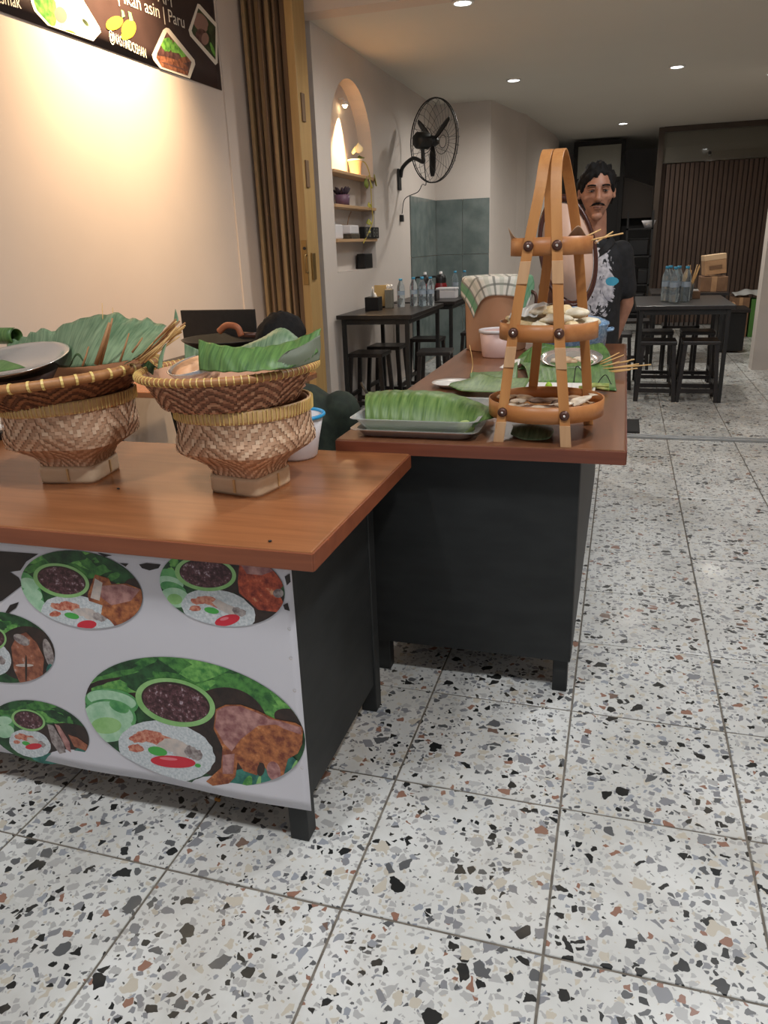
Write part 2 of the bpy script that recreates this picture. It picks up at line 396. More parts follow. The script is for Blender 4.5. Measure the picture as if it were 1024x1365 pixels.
# front terrace: banner wall, pilaster beside the folding gate, ceiling
struct(G().box(-2.5, -2.3, -3.0, 3.52, 0, 3.06).build('wall_left', M['wall']))
struct(G().box(-2.5, -2.29, 3.52, 4.14, 0, 3.06).build('trim_1', M['wall']))
struct(G().box(-2.5, 2.6, -3.0, 3.98, 3.06, 3.2).build('ceiling_front', M['ceil']))
struct(G().box(-2.5, 2.6, 3.98, 4.15, 2.62, 3.06).build('wall_header', M['wall']))
struct(G().box(2.4, 2.6, -3.0, 13.6, 0, 3.06).build('wall_right', M['wall']))
# dining room
struct(G().box(-2.5, 2.6, 4.15, 13.6, 2.62, 2.76).build('ceiling', M['ceil']))
# room wall with arched niche (opening y 4.42..5.39, sill 1.07, spring 1.93, crown 2.415)
XW = -1.965; NY0, NY1, NZ0, NZS = 4.42, 5.39, 1.07, 1.93; NC = (NY0 + NY1) / 2; NR = (NY1 - NY0) / 2
arch = [(NC - NR * math.cos(math.pi * k / 24), NZS + NR * math.sin(math.pi * k / 24)) for k in range(25)]
g = G()
g.box(-2.5, XW, 4.15, NY0, 0, 2.62).box(-2.5, XW, NY1, 7.62, 0, 2.62).box(-2.5, XW, NY0, NY1, 0, NZ0)
top = [(y, 2.62) for y, z in arch]
for (a, b) in zip(range(24), range(1, 25)):
    g.add([(XW, *arch[a]), (XW, *arch[b]), (XW, *top[b]), (XW, *top[a])], [(0, 1, 2, 3)])
prof = [(NY0, NZ0)] + arch + [(NY1, NZ0)]; prof = [(NC + (y - NC) * .9985, NZ0 + .0006 + (z - NZ0) * .9985) for y, z in prof]
for a, b in zip(prof, prof[1:] + prof[:1]):
    g.add([(XW, *a), (XW, *b), (-2.08, *b), (-2.08, *a)], [(0, 1, 2, 3)])
g.add([(-2.08, y, z) for y, z in prof], [tuple(range(len(prof)))])
wl = g.build('wall_inner_left', M['wallin']); struct(wl)
struct(G().box(-2.5, -1.36, 7.62, 7.8, 0, 2.62).build('wall_back', M['wallin']))
pl = [(-1.36, 7.62), (-1.215, 8.62), (-1.135, 8.86), (-1.13, 8.92), (-.985, 10.85), (-.985, 11.0), (-1.6, 11.0), (-1.6, 7.8), (-1.36, 7.8)]
pl = [(-1.36, 7.62), (-1.20, 8.55), (-1.13, 8.80), (-1.13, 8.90), (-.985, 10.85), (-.985, 11.6), (-1.7, 11.6), (-1.7, 7.8), (-1.36, 7.8)]
g = G(); n = len(pl)
g.add([(x, y, z) for z in (0, 2.62) for x, y in pl], [(i, (i + 1) % n, n + (i + 1) % n, n + i) for i in range(n)])
struct(g.build('wall_back_slanted', M['wallin']))
# grey-green tiles above the wash corner: separate tiles on both walls
for k, (a, b) in enumerate(((6.53, 6.89), (6.89, 7.25), (7.25, 7.61))):
    for z0, z1 in ((.02, .56), (.565, 1.12), (1.125, 1.69)):
        G().box(XW + .0005, XW + .012, a + .002, b - .002, z0, z1).build('wall_tile', M['green_tile'], wl, bevel=.0015)
wb = bpy.data.objects['wall_back']
for a, b in ((-1.951, -1.66), (-1.656, -1.365)):
    for z0, z1 in ((.02, .56), (.565, 1.12), (1.125, 1.69)):
        G().box(a, b, 7.608, 7.6195, z0, z1).build('wall_tile', M['green_tile'], wb, bevel=.0015)
# niche shelves
for z in (1.305, 1.545, 1.775):
    G().box(-2.079, XW + .018, NY0 + .002, NY1 - .002, z - .022, z).build('niche_shelf', M['shelf'], wl, bevel=.003)
# white pillar on the right
struct(G().box(1.29, 2.39, 6.86, 7.06, 0, 2.615).build('trim_2', M['wallin']))
# back room behind the partition
struct(G().box(-2.5, 2.6, 13.6, 13.75, 0, 2.76).build('wall_far', M['wallin']))
struct(G().box(-2.5, -1.9, 11.6, 13.6, 0, 2.62).build('wall_far_left', M['wallin']))
# sloping underside of the stairs, dark
g = G(); sp = [(-.70, 2.34), (-.046, 2.094), (.41, 1.93), (.41, 1.5), (-.70, 1.5)]; n = len(sp)
g.add([(x, y, z) for y in (11.75, 12.6) for x, z in sp], [tuple(range(n)), tuple(range(2 * n - 1, n - 1, -1))] + [(i, (i + 1) % n, n + (i + 1) % n, n + i) for i in range(n)])
struct(g.build('wall_stair_underside', M['dark_wall']))
struct(G().box(-.70, .41, 11.9, 12.5, 0, 1.5).build('wall_under_stair', M['darkest']))
# framed doorway with a transom light behind the man
d1 = struct(G().box(-.76, -.70, 11.55, 11.65, 0, 2.58).box(-.085, -.025, 11.55, 11.65, 0, 2.58).box(-.70, -.085, 11.55, 11.65, 2.52, 2.58).box(-.70, -.085, 11.56, 11.64, 2.02, 2.08).build('door_1', M['darkest'], bevel=.004))
G().box(-.70, -.085, 11.595, 11.605, 2.08, 2.52).build('transom_pane', flat('frosted_glass', srgb(150, 148, 136), .5), d1)
G().box(-.70, -.085, 11.58, 11.62, .01, 2.02).build('door_leaf', M['darkest'], d1, bevel=.004)
# glazed partition with brown vertical slats
w1 = struct(G().box(.40, .47, 10.86, 10.94, 0, 2.615).box(.47, 2.38, 10.86, 10.94, 2.55, 2.615).build('window_1', M['frame'], bevel=.004))
G().box(.47, 2.38, 10.905, 10.913, 2.17, 2.55).build('pane', M['pane'], w1)
x = .475; k = 0
while x < 2.36:
    h = lerp(2.13, 2.17, (x - .45) / 1.3)
    G().box(x, x + .050, 10.935, 10.965, .01, 2.165).build('slat', M['slat'], w1, bevel=.006)
    x += .0615
G().box(.44, 2.38, 10.966, 10.985, .01, 2.165).build('backing_board', M['dark_wall'], w1)
# steel floor rail of the folding gate
r = thing('floor_rail', 'long thin steel floor rail across the gateway opening', 'rail', (0.2, 4.03, 0))
G().box(-1.95, 2.38, 4.000, 4.022, -.001, .016).build('lip', M['rail'], r, bevel=.002)
G().box(-1.95, 2.38, 4.040, 4.060, -.001, .016).build('lip', M['rail'], r, bevel=.002)
G().box(-1.95, 2.38, 4.022, 4.040, -.001, .003).build('groove', M['black_metal'], r)
# ceiling lamps
for p, nm in zip(ROOM_LAMPS, ('nearest the gate', 'in front of the tiled corner', 'on the right above the dining table', 'farthest away above the man', 'behind the white pillar')):
    t = thing('ceiling_downlight', 'small round white recessed downlight, the one ' + nm, 'downlight', p, 'recessed ceiling downlights')
    G().lathe([(.052, 0), (.066, 0), (.066, -.008), (.052, -.012)], 32, p, close=True).build('bezel', M['white_trim'], t)
    G().lathe([(.001, -.004), (.052, -.004)], 32, p).build('lamp_disc', M['emit'], t)
for p in FRONT_LAMPS:
    t = thing('terrace_downlight', 'round white downlight in the terrace ceiling ' + ('above the open floor', 'above the printed counter front', 'above the aisle beside the long counter')[FRONT_LAMPS.index(p)], 'downlight', (p[0], p[1], 3.06), 'terrace downlights')
    G().lathe([(.115, 0), (.14, 0), (.14, -.012), (.115, -.02)], 32, (p[0], p[1], 3.06), close=True).build('bezel', M['white_trim'], t)
    G().lathe([(.001, -.004), (.115, -.004)], 32, (p[0], p[1], 3.06)).build('lamp_disc', M['emit'], t)
t = thing('wall_spotlight', 'small black spotlight aimed at the banner wall', 'spotlight', (SPOT[0], SPOT[1], 3.06))
G().lathe([(.03, 0), (.03, -.012), (.008, -.02), (.008, -.05)], 20, (SPOT[0] + .06, SPOT[1], 3.06)).build('mount', M['black_metal'], t)
Ms = Vector((-.47, -.04, -.73)).to_track_quat('Z', 'Y').to_matrix().to_4x4(); Ms.translation = Vector(SPOT) + Vector((.05, 0, .085))
G().lathe([(.002, -.03), (.028, -.03), (.032, .05), (.028, .05), (.024, -.02)], 20, mtx=Ms).build('housing', M['black_metal'], t)
t = thing('niche_spotlight', 'tiny warm lamp glowing under the crown of the arched niche', 'lamp', (-2.03, 4.95, 2.30))
G().tube([(-2.078, 4.95, 2.30), (-2.04, 4.95, 2.30), (-2.03, 4.95, 2.285)], .006).build('stem', M['white_trim'], t)
G().lathe([(.002, .0), (.02, -.002), (.024, -.03)], 16, (-2.03, 4.95, 2.285)).build('shade', M['white_trim'], t)
G().ball((-2.03, 4.95, 2.252), .017, 12, 8).build('bulb', M['emit_warm'], t)

# ================================================================== FOLDING GATE
t = thing('folding_gate', 'folded wooden accordion gate standing at the end of the banner wall', 'gate', (-2.12, 4.0, 0))
x = -2.262; k = 0
ws = [.022, .016, .014, .03, .014, .016, .024, .012, .014]
for wd in ws:
    y0 = 3.78 + (.03 if k % 2 else 0) + rnd(-.005, .005)
    G().box(x, x + wd, y0, 3.975, .03, 3.05).build('leaf', M['gate_wood'] if k % 3 == 0 else M['gate_dark'], t, bevel=.003)
    x += wd + .007; k += 1
G().box(x + .002, x + .05, 3.83, 3.975, .03, 3.05).build('end_panel', M['gate_dark'], t, bevel=.004)
G().box(x + .055, -1.927, 3.78, 3.975, .03, 3.05).build('post', M['gate_post'], t, bevel=.005)
xp = x + .055
lk = G().box(xp + .012, -1.932, 3.772, 3.7795, 1.02, 1.30).build('lock_plate', M['brass'], t, bevel=.003)
G().tube([(xp + .035, 3.765, 1.25), (xp + .035, 3.775, 1.25)], .010, 12).build('keyhole', M['black_metal'], lk)
G().tube(spline([(xp + .05, 3.77, 1.21), (xp + .05, 3.73, 1.20), (xp + .05, 3.73, 1.11), (xp + .05, 3.77, 1.10)], 5), .007).build('handle', M['brass'], lk)
G().box(-1.927, -1.915, 3.82, 3.88, 1.05, 1.22).build('strike_box', M['brass'], t, bevel=.003)
for z in (1.62, 2.0):
    G().box(-1.927, -1.917, 3.82, 3.87, z, z + .16).build('hinge', M['gate_dark'], t, bevel=.002)
# ================================================================== FRONT COUNTER (printed banner) AND LONG COUNTER
t = thing('printed_counter', 'low wooden counter with black sides and a food banner on its front', 'counter', (-1.2, .45, 0))
top = G().box(-2.05, -.45, .10, .792, .69, .73).build('top', [M['counter_wood']], t, bevel=.004)
G().box(-2.05, -.449, .097, .101, .691, .727).build('front_edging', M['counter_edge'], top, bevel=.0015)
G().box(-.452, -.447, .10, .792, .691, .727).build('side_edging', M['counter_edge'], top, bevel=.0015)
G().box(-.555, -.535, .145, .70, .09, .69).build('side_panel', M['black_panel'], t, bevel=.002)
G().box(-2.0, -.556, .145, .157, .09, .69).build('front_panel', M['black_panel'], t, bevel=.002)
G().box(-2.0, -.556, .69, .70, .30, .69).build('back_panel', M['black_panel'], t, bevel=.002)
for x, y in ((-.575, .15), (-.575, .66), (-1.98, .15), (-1.98, .66)):
    G().box(x, x + .045, y, y + .045, 0, .69).build('leg', M['black_panel'], t, bevel=.003)

# printed vinyl banner on the counter front, at y = .14
YB = .1415
def clipc(poly, clip):
    "Sutherland-Hodgman: clip polygon by a convex polygon (pixel coordinates)"
    def area(p): return sum(a[0] * b[1] - b[0] * a[1] for a, b in zip(p, p[1:] + p[:1]))
    sg = 1 if area(clip) > 0 else -1; out = poly
    for a, b in zip(clip, clip[1:] + clip[:1]):
        inp, out = out, []
        if not inp: return []
        def side(p): return sg * ((b[0] - a[0]) * (p[1] - a[1]) - (b[1] - a[1]) * (p[0] - a[0]))
        for p, q in zip(inp, inp[1:] + inp[:1]):
            sp, sq = side(p), side(q)
            if sp >= 0: out.append(p)
            if sp * sq < 0:
                k = sp / (sp - sq); out.append((p[0] + (q[0] - p[0]) * k, p[1] + (q[1] - p[1]) * k))
    return out
def ell(cx, cy, a, b, rot=0, n=48, jag=0, ph=0):
    c, s = math.cos(math.radians(rot)), math.sin(math.radians(rot)); out = []
    for k in range(n):
        th = 2 * math.pi * k / n; r = 1 + (rnd(-jag, jag) if jag else 0)
        x, y = a * r * math.cos(th), b * r * math.sin(th); out.append((cx + x * c - y * s, cy + x * s + y * c))
    return out
def noprint(name, c1, c2, scale=60, detail=4, lo=.35, hi=.65, c3=None):
    t_ = NT(name); nz = t_.n('ShaderNodeTexNoise', None, Vector=t_.coord(), Scale=scale, Detail=detail, Roughness=.6)
    st = [(lo, c1), (hi, c2)] + ([(min(.98, hi + .1), c3)] if c3 else [])
    return t_.done(t_.ramp(nz.outputs[0], st), .38)
PM = [noprint('print_leaf_dark', srgb(20, 52, 30), srgb(46, 96, 52), 40),           # 0
      noprint('print_lettuce', srgb(60, 130, 60), srgb(128, 190, 96), 70),          # 1
      noprint('print_lettuce_mid', srgb(36, 92, 44), srgb(86, 150, 70), 60),        # 2
      noprint('print_bowl_green', srgb(130, 186, 106), srgb(160, 206, 136), 20),    # 3
      noprint('print_sauce', srgb(58, 28, 34), srgb(104, 64, 70), 120, 5, .4, .58, srgb(186, 168, 176)),  # 4
      noprint('print_rice', srgb(186, 196, 200), srgb(226, 230, 232), 160),         # 5
      noprint('print_relish', srgb(176, 70, 50), srgb(222, 160, 134), 110),         # 6
      flat('print_green_chilli', srgb(78, 176, 78), .38),                           # 7
      flat('print_red_chilli', srgb(214, 44, 62), .38),                             # 8
      noprint('print_cucumber', srgb(150, 200, 160), srgb(186, 222, 190), 40),      # 9
      noprint('print_cucumber_rim', srgb(64, 140, 80), srgb(110, 180, 110), 30),    # 10
      noprint('print_fried_chicken', srgb(120, 58, 40), srgb(196, 122, 72), 55, 5, .36, .62, srgb(214, 166, 124)),  # 11
      noprint('print_chicken_pink', srgb(136, 82, 84), srgb(196, 148, 140), 45),    # 12
      noprint('print_dark', srgb(34, 26, 24), srgb(60, 42, 36), 40),                # 13
      noprint('print_teal', srgb(30, 92, 84), srgb(66, 140, 124), 40),              # 14
      noprint('print_shallot', srgb(188, 180, 176), srgb(214, 200, 190), 60),       # 15
      noprint('print_fish', srgb(120, 66, 48), srgb(176, 110, 82), 50, 4, .36, .62, srgb(206, 190, 180)),  # 16
      noprint('print_fish_grey', srgb(110, 96, 96), srgb(186, 176, 172), 70),       # 17
      noprint('print_grill', srgb(120, 34, 26), srgb(204, 92, 58), 60, 5, .36, .6, srgb(226, 170, 130)),   # 18
      flat('print_blush', srgb(236, 128, 138), .38)]                                # 19
VINYL = flat('white_vinyl', srgb(214, 212, 218), .34)
BLK = noprint('print_black', srgb(26, 20, 20), srgb(40, 30, 28), 20)
ban = thing('banner', 'white vinyl food banner fixed to the front of the low counter', 'banner', (-1.2, YB, .09))
g = G(); c0 = pix(412, 1085, Y=YB); x1 = -.514
g.sheet(lambda u, v: Vector((lerp(-2.0, x1, u), YB + .0012 * math.sin(u * 40) * v * (1 - v) - .006 * max(0, .12 - v) / .12 * (.5 + .5 * math.sin(u * 23)), lerp(.098, .686, v))), 80, 24)
vin = g.build('vinyl_sheet', VINYL, ban, solid=.0016)
def picture(name, outline, shapes, parent, plane, step, frame=None, lift=0):
    "one printed picture: shapes clipped to the outline, drawn as flat layers on its plane"
    g = G(); k = 0
    for m, poly in [(shapes[0][0], outline)] + list(shapes[1:]):
        pp = clipc(poly, outline) if poly is not outline else poly
        if len(pp) < 3: continue
        k += 1; g.add([plane(x, y, lift + k * step) for x, y in pp], [tuple(range(len(pp)))], m)
    return g.build(name, PM, parent)
def pl_b(x, y, d):
    p = pix(x, y, Y=YB); p.y = YB - .0022 - d; return p
def lettuce(cx, cy, w, h, n=6):
    out = []
    for _ in range(n):
        out.append((random.choice((1, 2, 2, 1, 0)), ell(cx + rnd(-.5, .5) * w, cy + rnd(-.5, .5) * h, w * rnd(.16, .3), h * rnd(.2, .4), rnd(-30, 40), 22, .16)))
    return out
def bowl(cx, cy, a, b, r):
    return [(3, ell(cx, cy, a, b, r)), (13, ell(cx + a * .01, cy - b * .02, a * .86, b * .82, r)), (4, ell(cx + a * .01, cy + b * .02, a * .83, b * .77, r, 40, .02))]
def rice(cx, cy, a, b, r, s=1):
    o = [(5, ell(cx, cy, a, b, r, 40, .02))]
    for dx, dy, m, w, h in ((-.3, -.5, 6, .3, .2), (-.1, -.38, 6, .32, .2), (-.55, -.45, 6, .2, .16), (.12, -.2, 15, .3, .22), (.35, 0, 15, .22, .22), (-.62, -.1, 6, .16, .14), (.5, .02, 17, .13, .2), (.62, .12, 17, .12, .18)):
        o.append((m, ell(cx + dx * a, cy + dy * b, a * w, b * h, r + rnd(-20, 20), 18, .14)))
    o.append((7, ell(cx - .18 * a, cy + .0 * b, a * .2, b * .15, r)))
    return o
# large plate with fried chicken leg
E1 = ell(261, 961, 150, 80, 14.5, 72)
S = [(0, None)] + [(13, ell(150, 905, 60, 40))] + lettuce(215, 898, 190, 44, 16) + lettuce(330, 925, 130, 46, 12) + lettuce(375, 945, 60, 30, 4)
S += [(13, ell(300, 975, 60, 60)), (13, ell(395, 960, 30, 14, 20))]
S += [(10, ell(150, 935, 36, 18, 8)), (9, ell(150, 932, 33, 12, 10)), (10, ell(146, 955, 37, 24, 6)), (9, ell(146, 953, 33, 19, 6)), (10, ell(160, 941, 14, 7, 25)), (9, ell(145, 968, 32, 20, 0)), (3, ell(143, 966, 20, 11, 0))]
S += [(14, ell(350, 1040, 60, 18, 0)), (1, ell(330, 1046, 6, 14, 20)), (14, ell(380, 1035, 22, 30, 10)), (3, ell(345, 1046, 3, 14, 12)), (3, ell(392, 1025, 3, 14, 20))]
S += rice(223, 1000, 65, 39, 12)
S += [(8, ell(232, 1014, 30, 8, 4, 30)), (19, ell(226, 1010, 12, 2, 5)), (7, ell(265, 1019, 4, 2.5, 10))]
S += bowl(235, 935, 54, 31, 13)
S += [(11, [(289, 944), (302, 938), (322, 938), (345, 946), (368, 957), (395, 962), (405, 968), (404, 990), (398, 1003), (385, 1010), (378, 1036), (365, 1042), (355, 1022), (347, 1014), (344, 1032), (326, 1026), (318, 1014), (315, 1034), (306, 1043), (285, 1046), (276, 1040), (296, 1022), (298, 995), (286, 970)]),
      (12, [(290, 946), (302, 940), (322, 940), (352, 952), (372, 964), (345, 966), (322, 984), (310, 1000), (300, 990), (288, 968)]), (12, [(352, 955), (375, 960), (402, 968), (403, 978), (380, 970)]), (12, [(298, 1005), (314, 1003), (312, 1030), (298, 1030)]), (13, ell(349, 1024, 5, 9, 10)), (12, ell(366, 1026, 9, 13, -15))]
picture('printed_dish', E1, S, ban, pl_b, .00003)
# upper left plate: pale fried chicken
E2 = ell(110, 785, 82, 50, 12, 60)
S = [(0, None)] + lettuce(120, 748, 130, 28, 14) + lettuce(165, 775, 40, 20, 4) + [(13, ell(130, 800, 40, 30)), (13, ell(180, 780, 14, 10))]
S += [(10, ell(42, 790, 14, 30, -25)), (9, ell(40, 778, 14, 8, 15)), (9, ell(44, 792, 14, 9, 15)), (9, ell(50, 806, 14, 9, 20))] + rice(106, 820, 50, 26, 12) + [(8, ell(117, 832, 13, 6, -5, 24))] + bowl(83, 773, 38, 22, 13)
S += [(11, [(128, 765), (146, 770), (150, 778), (170, 777), (190, 785), (192, 812), (178, 825), (158, 838), (148, 826), (136, 818), (138, 806), (120, 800), (118, 792)]), (12, [(136, 780), (165, 778), (188, 785), (176, 800), (150, 806), (136, 795)]), (15, [(128, 770), (138, 776), (134, 800), (122, 796)])]
picture('printed_dish', E2, S, ban, pl_b, .00003)
# upper right plate: red grilled chicken
E3 = ell(297, 782, 84, 51, 10, 60)
S = [(0, None)] + [(13, ell(320, 760, 60, 30)), (13, ell(345, 810, 40, 30))] + lettuce(225, 752, 30, 24, 5)
S += [(10, ell(226, 770, 18, 12, 15)), (9, ell(228, 776, 18, 8, 15)), (10, ell(232, 784, 18, 8, 20)), (9, ell(234, 796, 20, 13, 10)), (3, ell(234, 798, 10, 7, 10))] + rice(292, 813, 50, 27, 12) + [(8, ell(304, 826, 17, 7, -14, 24)), (19, ell(300, 824, 6, 2, -14))] + bowl(275, 764, 41, 23, 6)
S += [(18, [(320, 752), (345, 750), (370, 758), (382, 775), (372, 788), (380, 806), (370, 815), (345, 812), (332, 800), (320, 790), (318, 775)]), (12, [(322, 752), (350, 750), (366, 760), (350, 766), (330, 764)]), (18, ell(356, 792, 20, 9, 20, 24, .1)), (17, ell(372, 790, 7, 6))]
picture('printed_dish', E3, S, ban, pl_b, .00003)
# left plate: brown grilled fish
E4 = ell(3, 862, 72, 46, 13, 60)
S = [(0, None)] + lettuce(20, 836, 70, 28, 9) + [(13, ell(35, 870, 40, 36))] + rice(-14, 878, 30, 24, 10) + bowl(-10, 850, 20, 16, 10)
S += [(16, [(16, 862), (24, 846), (36, 842), (50, 856), (60, 876), (58, 900), (44, 912), (28, 910), (20, 892)]), (17, ell(30, 852, 12, 6, 30)), (15, ell(34, 886, 12, 2, 0)), (13, ell(36, 890, 1.5, 18, 0)), (17, ell(66, 870, 6, 20, -15)), (14, ell(68, 894, 5, 10, 0))]
picture('printed_dish', E4, S, ban, pl_b, .00003)
# lower left plate: small dried fish
E5 = ell(53, 975, 68, 40, 15, 60)
S = [(0, None)] + lettuce(40, 944, 70, 22, 9) + lettuce(100, 962, 16, 14, 3) + [(13, ell(85, 985, 44, 22))]
S += [(10, ell(8, 966, 12, 14)), (9, ell(6, 960, 11, 6)), (9, ell(8, 974, 12, 9))] + [(14, ell(72, 1012, 30, 8, 10)), (14, ell(108, 1004, 10, 8))] + rice(41, 990, 28, 18, 14) + [(8, ell(46, 994, 11, 4, -6, 20))] + bowl(39, 959, 23, 14, 14)
S += [(17, [(64, 964), (72, 966), (86, 990), (92, 1014), (82, 1006), (70, 988)]), (12, [(74, 964), (80, 966), (94, 988), (96, 1002), (90, 998)]), (16, [(92, 978), (104, 982), (118, 992), (116, 1000), (100, 994)])]
picture('printed_dish', E5, S, ban, pl_b, .00003)
# black brush splash in the upper left corner of the banner and small dark flecks
for poly in ([(-60, 730), (52, 738), (36, 748), (28, 760), (14, 762), (26, 770), (30, 780), (4, 800), (-60, 830)], [(8, 816), (14, 806), (26, 802), (22, 810), (12, 817)],
             [(186, 752), (196, 750), (215, 752), (212, 757), (200, 760), (190, 757)], [(160, 750), (172, 751), (168, 755)], [(130, 736), (150, 740), (140, 742)],
             [(380, 768), (387, 764), (388, 775), (383, 780)], [(378, 806), (384, 803), (387, 814), (380, 812)]):
    G().add([pl_b(x, y, -.0004) for x, y in poly], [tuple(range(len(poly)))]).build('printed_splash', BLK, ban)
# nails along the edge and the lower eyelet
tk = M['brass']
pts = [(386, 838), (388, 877), (393, 920), (400, 970), (403, 1023), (125, 1024), (206, 1038), (312, 1057), (409, 1075)]
for x, y in pts:
    p = pl_b(x, y, 0); p.y = YB - .001
    g = G().lathe([(.0001, -.0022), (.003, -.0016), (.0036, 0)], 10, mtx=Matrix.Translation(p) @ Matrix.Rotation(-math.pi / 2, 4, 'X') @ Matrix.Scale(-1, 4, (0, 0, 1)))
    g.build('nail', M['brass'], ban)
p = pl_b(399, 1072, 0); p.y = YB - .0015
G().lathe([(.0045, -.001), (.006, -.002), (.0075, 0)], 16, mtx=Matrix.Translation(p) @ Matrix.Rotation(math.pi / 2, 4, 'X')).build('eyelet', M['steel'], ban)

# long counter
t = thing('long_counter', 'long dark wooden counter with black panels running back beside the aisle', 'counter', (-.28, 1.8, 0))
top = G().box(-.66, .094, .797, 2.82, .722, .76).build('top', M['counter2_wood'], t, bevel=.004)
G().box(-.66, .095, .793, .797, .723, .757).build('front_edging', M['counter2_edge'], top, bevel=.0015)
G().box(.094, .098, .797, 2.82, .723, .757).build('side_edging', M['counter2_edge'], top, bevel=.0015)
G().box(-.60, -.013, .87, .888, .112, .722).build('front_panel', M['black_panel'], t, bevel=.002)
G().box(-.03, -.012, .889, 2.72, .112, .722).build('side_panel', M['black_panel'], t, bevel=.002)
G().box(-.60, -.582, .889, 2.72, .112, .722).build('side_panel', M['black_panel'], t, bevel=.002)
G().box(-.60, -.012, 2.722, 2.74, .112, .722).build('back_panel', M['black_panel'], t, bevel=.002)
for x, y in ((-.062, .872), (-.598, .872), (-.062, 2.68), (-.598, 2.68)):
    G().box(x, x + .042, y + .018, y + .06, 0, .722).build('leg', M['black_panel'], t, bevel=.003)

# ================================================================== WALL BANNER
YW = -2.3
def pl_w(x, y, d):
    p = pix(x, y, X=YW); p.x = YW + .006 + d; return p
wbn = thing('wall_banner', 'dark brown menu banner hanging high on the cream wall', 'banner', (-2.29, 2.4, 2.15))
BRN = noisy('print_brown', srgb(50, 36, 34), srgb(60, 44, 42), 6, .45, bs=0)
g = G(); g.sheet(lambda u, v: Vector((-2.2965 + .0007 * math.sin(u * 9) * (1 - v), lerp(1.25, 3.5, u), lerp(2.152, 2.98, v))), 40, 10)
g.build('sheet', BRN, wbn, solid=.002)
WM = [flat('print_cream', srgb(232, 222, 206), .45), noprint('print_herbs', srgb(60, 120, 44), srgb(130, 190, 84), 40), noprint('print_jerky', srgb(86, 46, 30), srgb(168, 110, 80), 40),
      flat('print_yellow', srgb(226, 168, 50), .45), flat('print_stem', srgb(110, 170, 110), .45), noprint('print_maroon', srgb(60, 34, 32), srgb(120, 84, 78), 30), noprint('print_plate', srgb(196, 186, 150), srgb(236, 230, 206), 20), flat('print_onion', srgb(150, 116, 104), .45), noprint('print_deep_green', srgb(36, 44, 30), srgb(70, 84, 56), 30)]
def wpic(outer, inner, shapes, nm='printed_photo'):
    g = G(); g.add([pl_w(x, y, .0004) for x, y in outer], [tuple(range(len(outer)))], 0)
    g.add([pl_w(x, y, .0008) for x, y in inner], [tuple(range(len(inner)))], shapes[0][0])
    for k, (m, poly) in enumerate(shapes[1:]):
        pp = clipc(poly, inner)
        if len(pp) >= 3: g.add([pl_w(x, y, .001 + .0001 * k) for x, y in pp], [tuple(range(len(pp)))], m)
    return g.build(nm, WM, wbn)
wpic([(34, -20), (96, -22), (131, 36), (133, 43), (123, 55), (62, 34), (44, 15), (40, 4)], [(40, -16), (93, -18), (127, 38), (119, 52), (66, 34), (48, 14), (44, 4)],
     [(6, None), (1, ell(58, 8, 15, 22, -20, 24, .1)), (1, ell(66, 26, 8, 10, 0, 20, .1)), (7, ell(79, 20, 8, 11, -20)), (0, ell(100, 4, 16, 16)), (0, ell(98, 38, 13, 12, 40)), (3, ell(92, 44, 8, 3, 20)), (8, ell(112, 30, 2, 6, -40))])
wpic([(220, 37), (224, 38), (258, 80), (259, 86), (252, 105), (212, 91), (203, 80), (201, 73), (216, 40)], [(221, 43), (254, 83), (249, 101), (214, 89), (207, 77), (208, 71)],
     [(5, None), (1, ell(221, 60, 8, 9, 0, 20, .15)), (1, ell(234, 64, 9, 8, 10, 20, .15)), (1, ell(243, 70, 5, 8, 0, 20, .15)), (2, ell(226, 84, 24, 6, 18)), (2, ell(234, 93, 24, 5, 18)), (2, ell(245, 80, 10, 4, -10)), (5, ell(232, 89, 20, 1.2, 18))])
wpic([(262, 5), (265, 6), (288, 32), (289, 84), (286, 87), (252, 48), (250, 40)], [(263, 11), (286, 36), (286, 80), (256, 46), (254, 41)],
     [(8, None), (7, ell(266, 30, 9, 14, -30)), (5, ell(268, 50, 8, 12, -20)), (7, ell(272, 52, 5, 8, 0)), (1, ell(282, 66, 2, 10, -20)), (8, ell(280, 40, 5, 10, 0))])
g = G()
for kz, (poly, m) in enumerate(((ell(151, 31, 8.5, 12, 62), 3), (ell(145, 35, 5, 5), 3), (ell(170, 39, 9.5, 13, 14), 3), (ell(165, 48, 5, 6), 3), ([(160, 13), (163, 15), (165, 22), (161, 24)], 4), ([(169, 15), (173, 17), (176, 28), (171, 28)], 4))):
    g.add([pl_w(x, y, .0005 + .0002 * kz) for x, y in poly], [tuple(range(len(poly)))], m)
g.build('printed_chillies', WM, wbn)
def wtext(body, px0, px1, size, name='lettering'):
    cu = bpy.data.curves.new(name, 'FONT'); cu.body = body; cu.size = 1
    o = bpy.data.objects.new('tmp', cu); col.objects.link(o)
    me = bpy.data.meshes.new_from_object(o.evaluated_get(bpy.context.evaluated_depsgraph_get())); bpy.data.objects.remove(o)
    xs = [v.co.x for v in me.vertices]; a, b = min(xs), max(xs)
    p0 = pix(*px0, X=YW); p1 = pix(*px1, X=YW)
    for v in me.vertices:
        u = (v.co.x - a) / (b - a); v.co = Vector((YW + .0066, lerp(p0.y, p1.y, u), lerp(p0.z, p1.z, u) + v.co.y * size))
    me.materials.append(WM[0]); q = bpy.data.objects.new(name, me); col.objects.link(q); q.parent = wbn; q.matrix_parent_inverse = Matrix.Translation(-Vector(wbn.location))
wtext('sin | Ikan asin | Paru', (133, -8), (245, 38), .085)
wtext('AYAM', (190, -6), (228, 10), .085)
wtext('@NASTINDOSHAN', (145, 54), (194, 78), .062)
wtext('asmak', (-6, 3), (27, 12), .07)
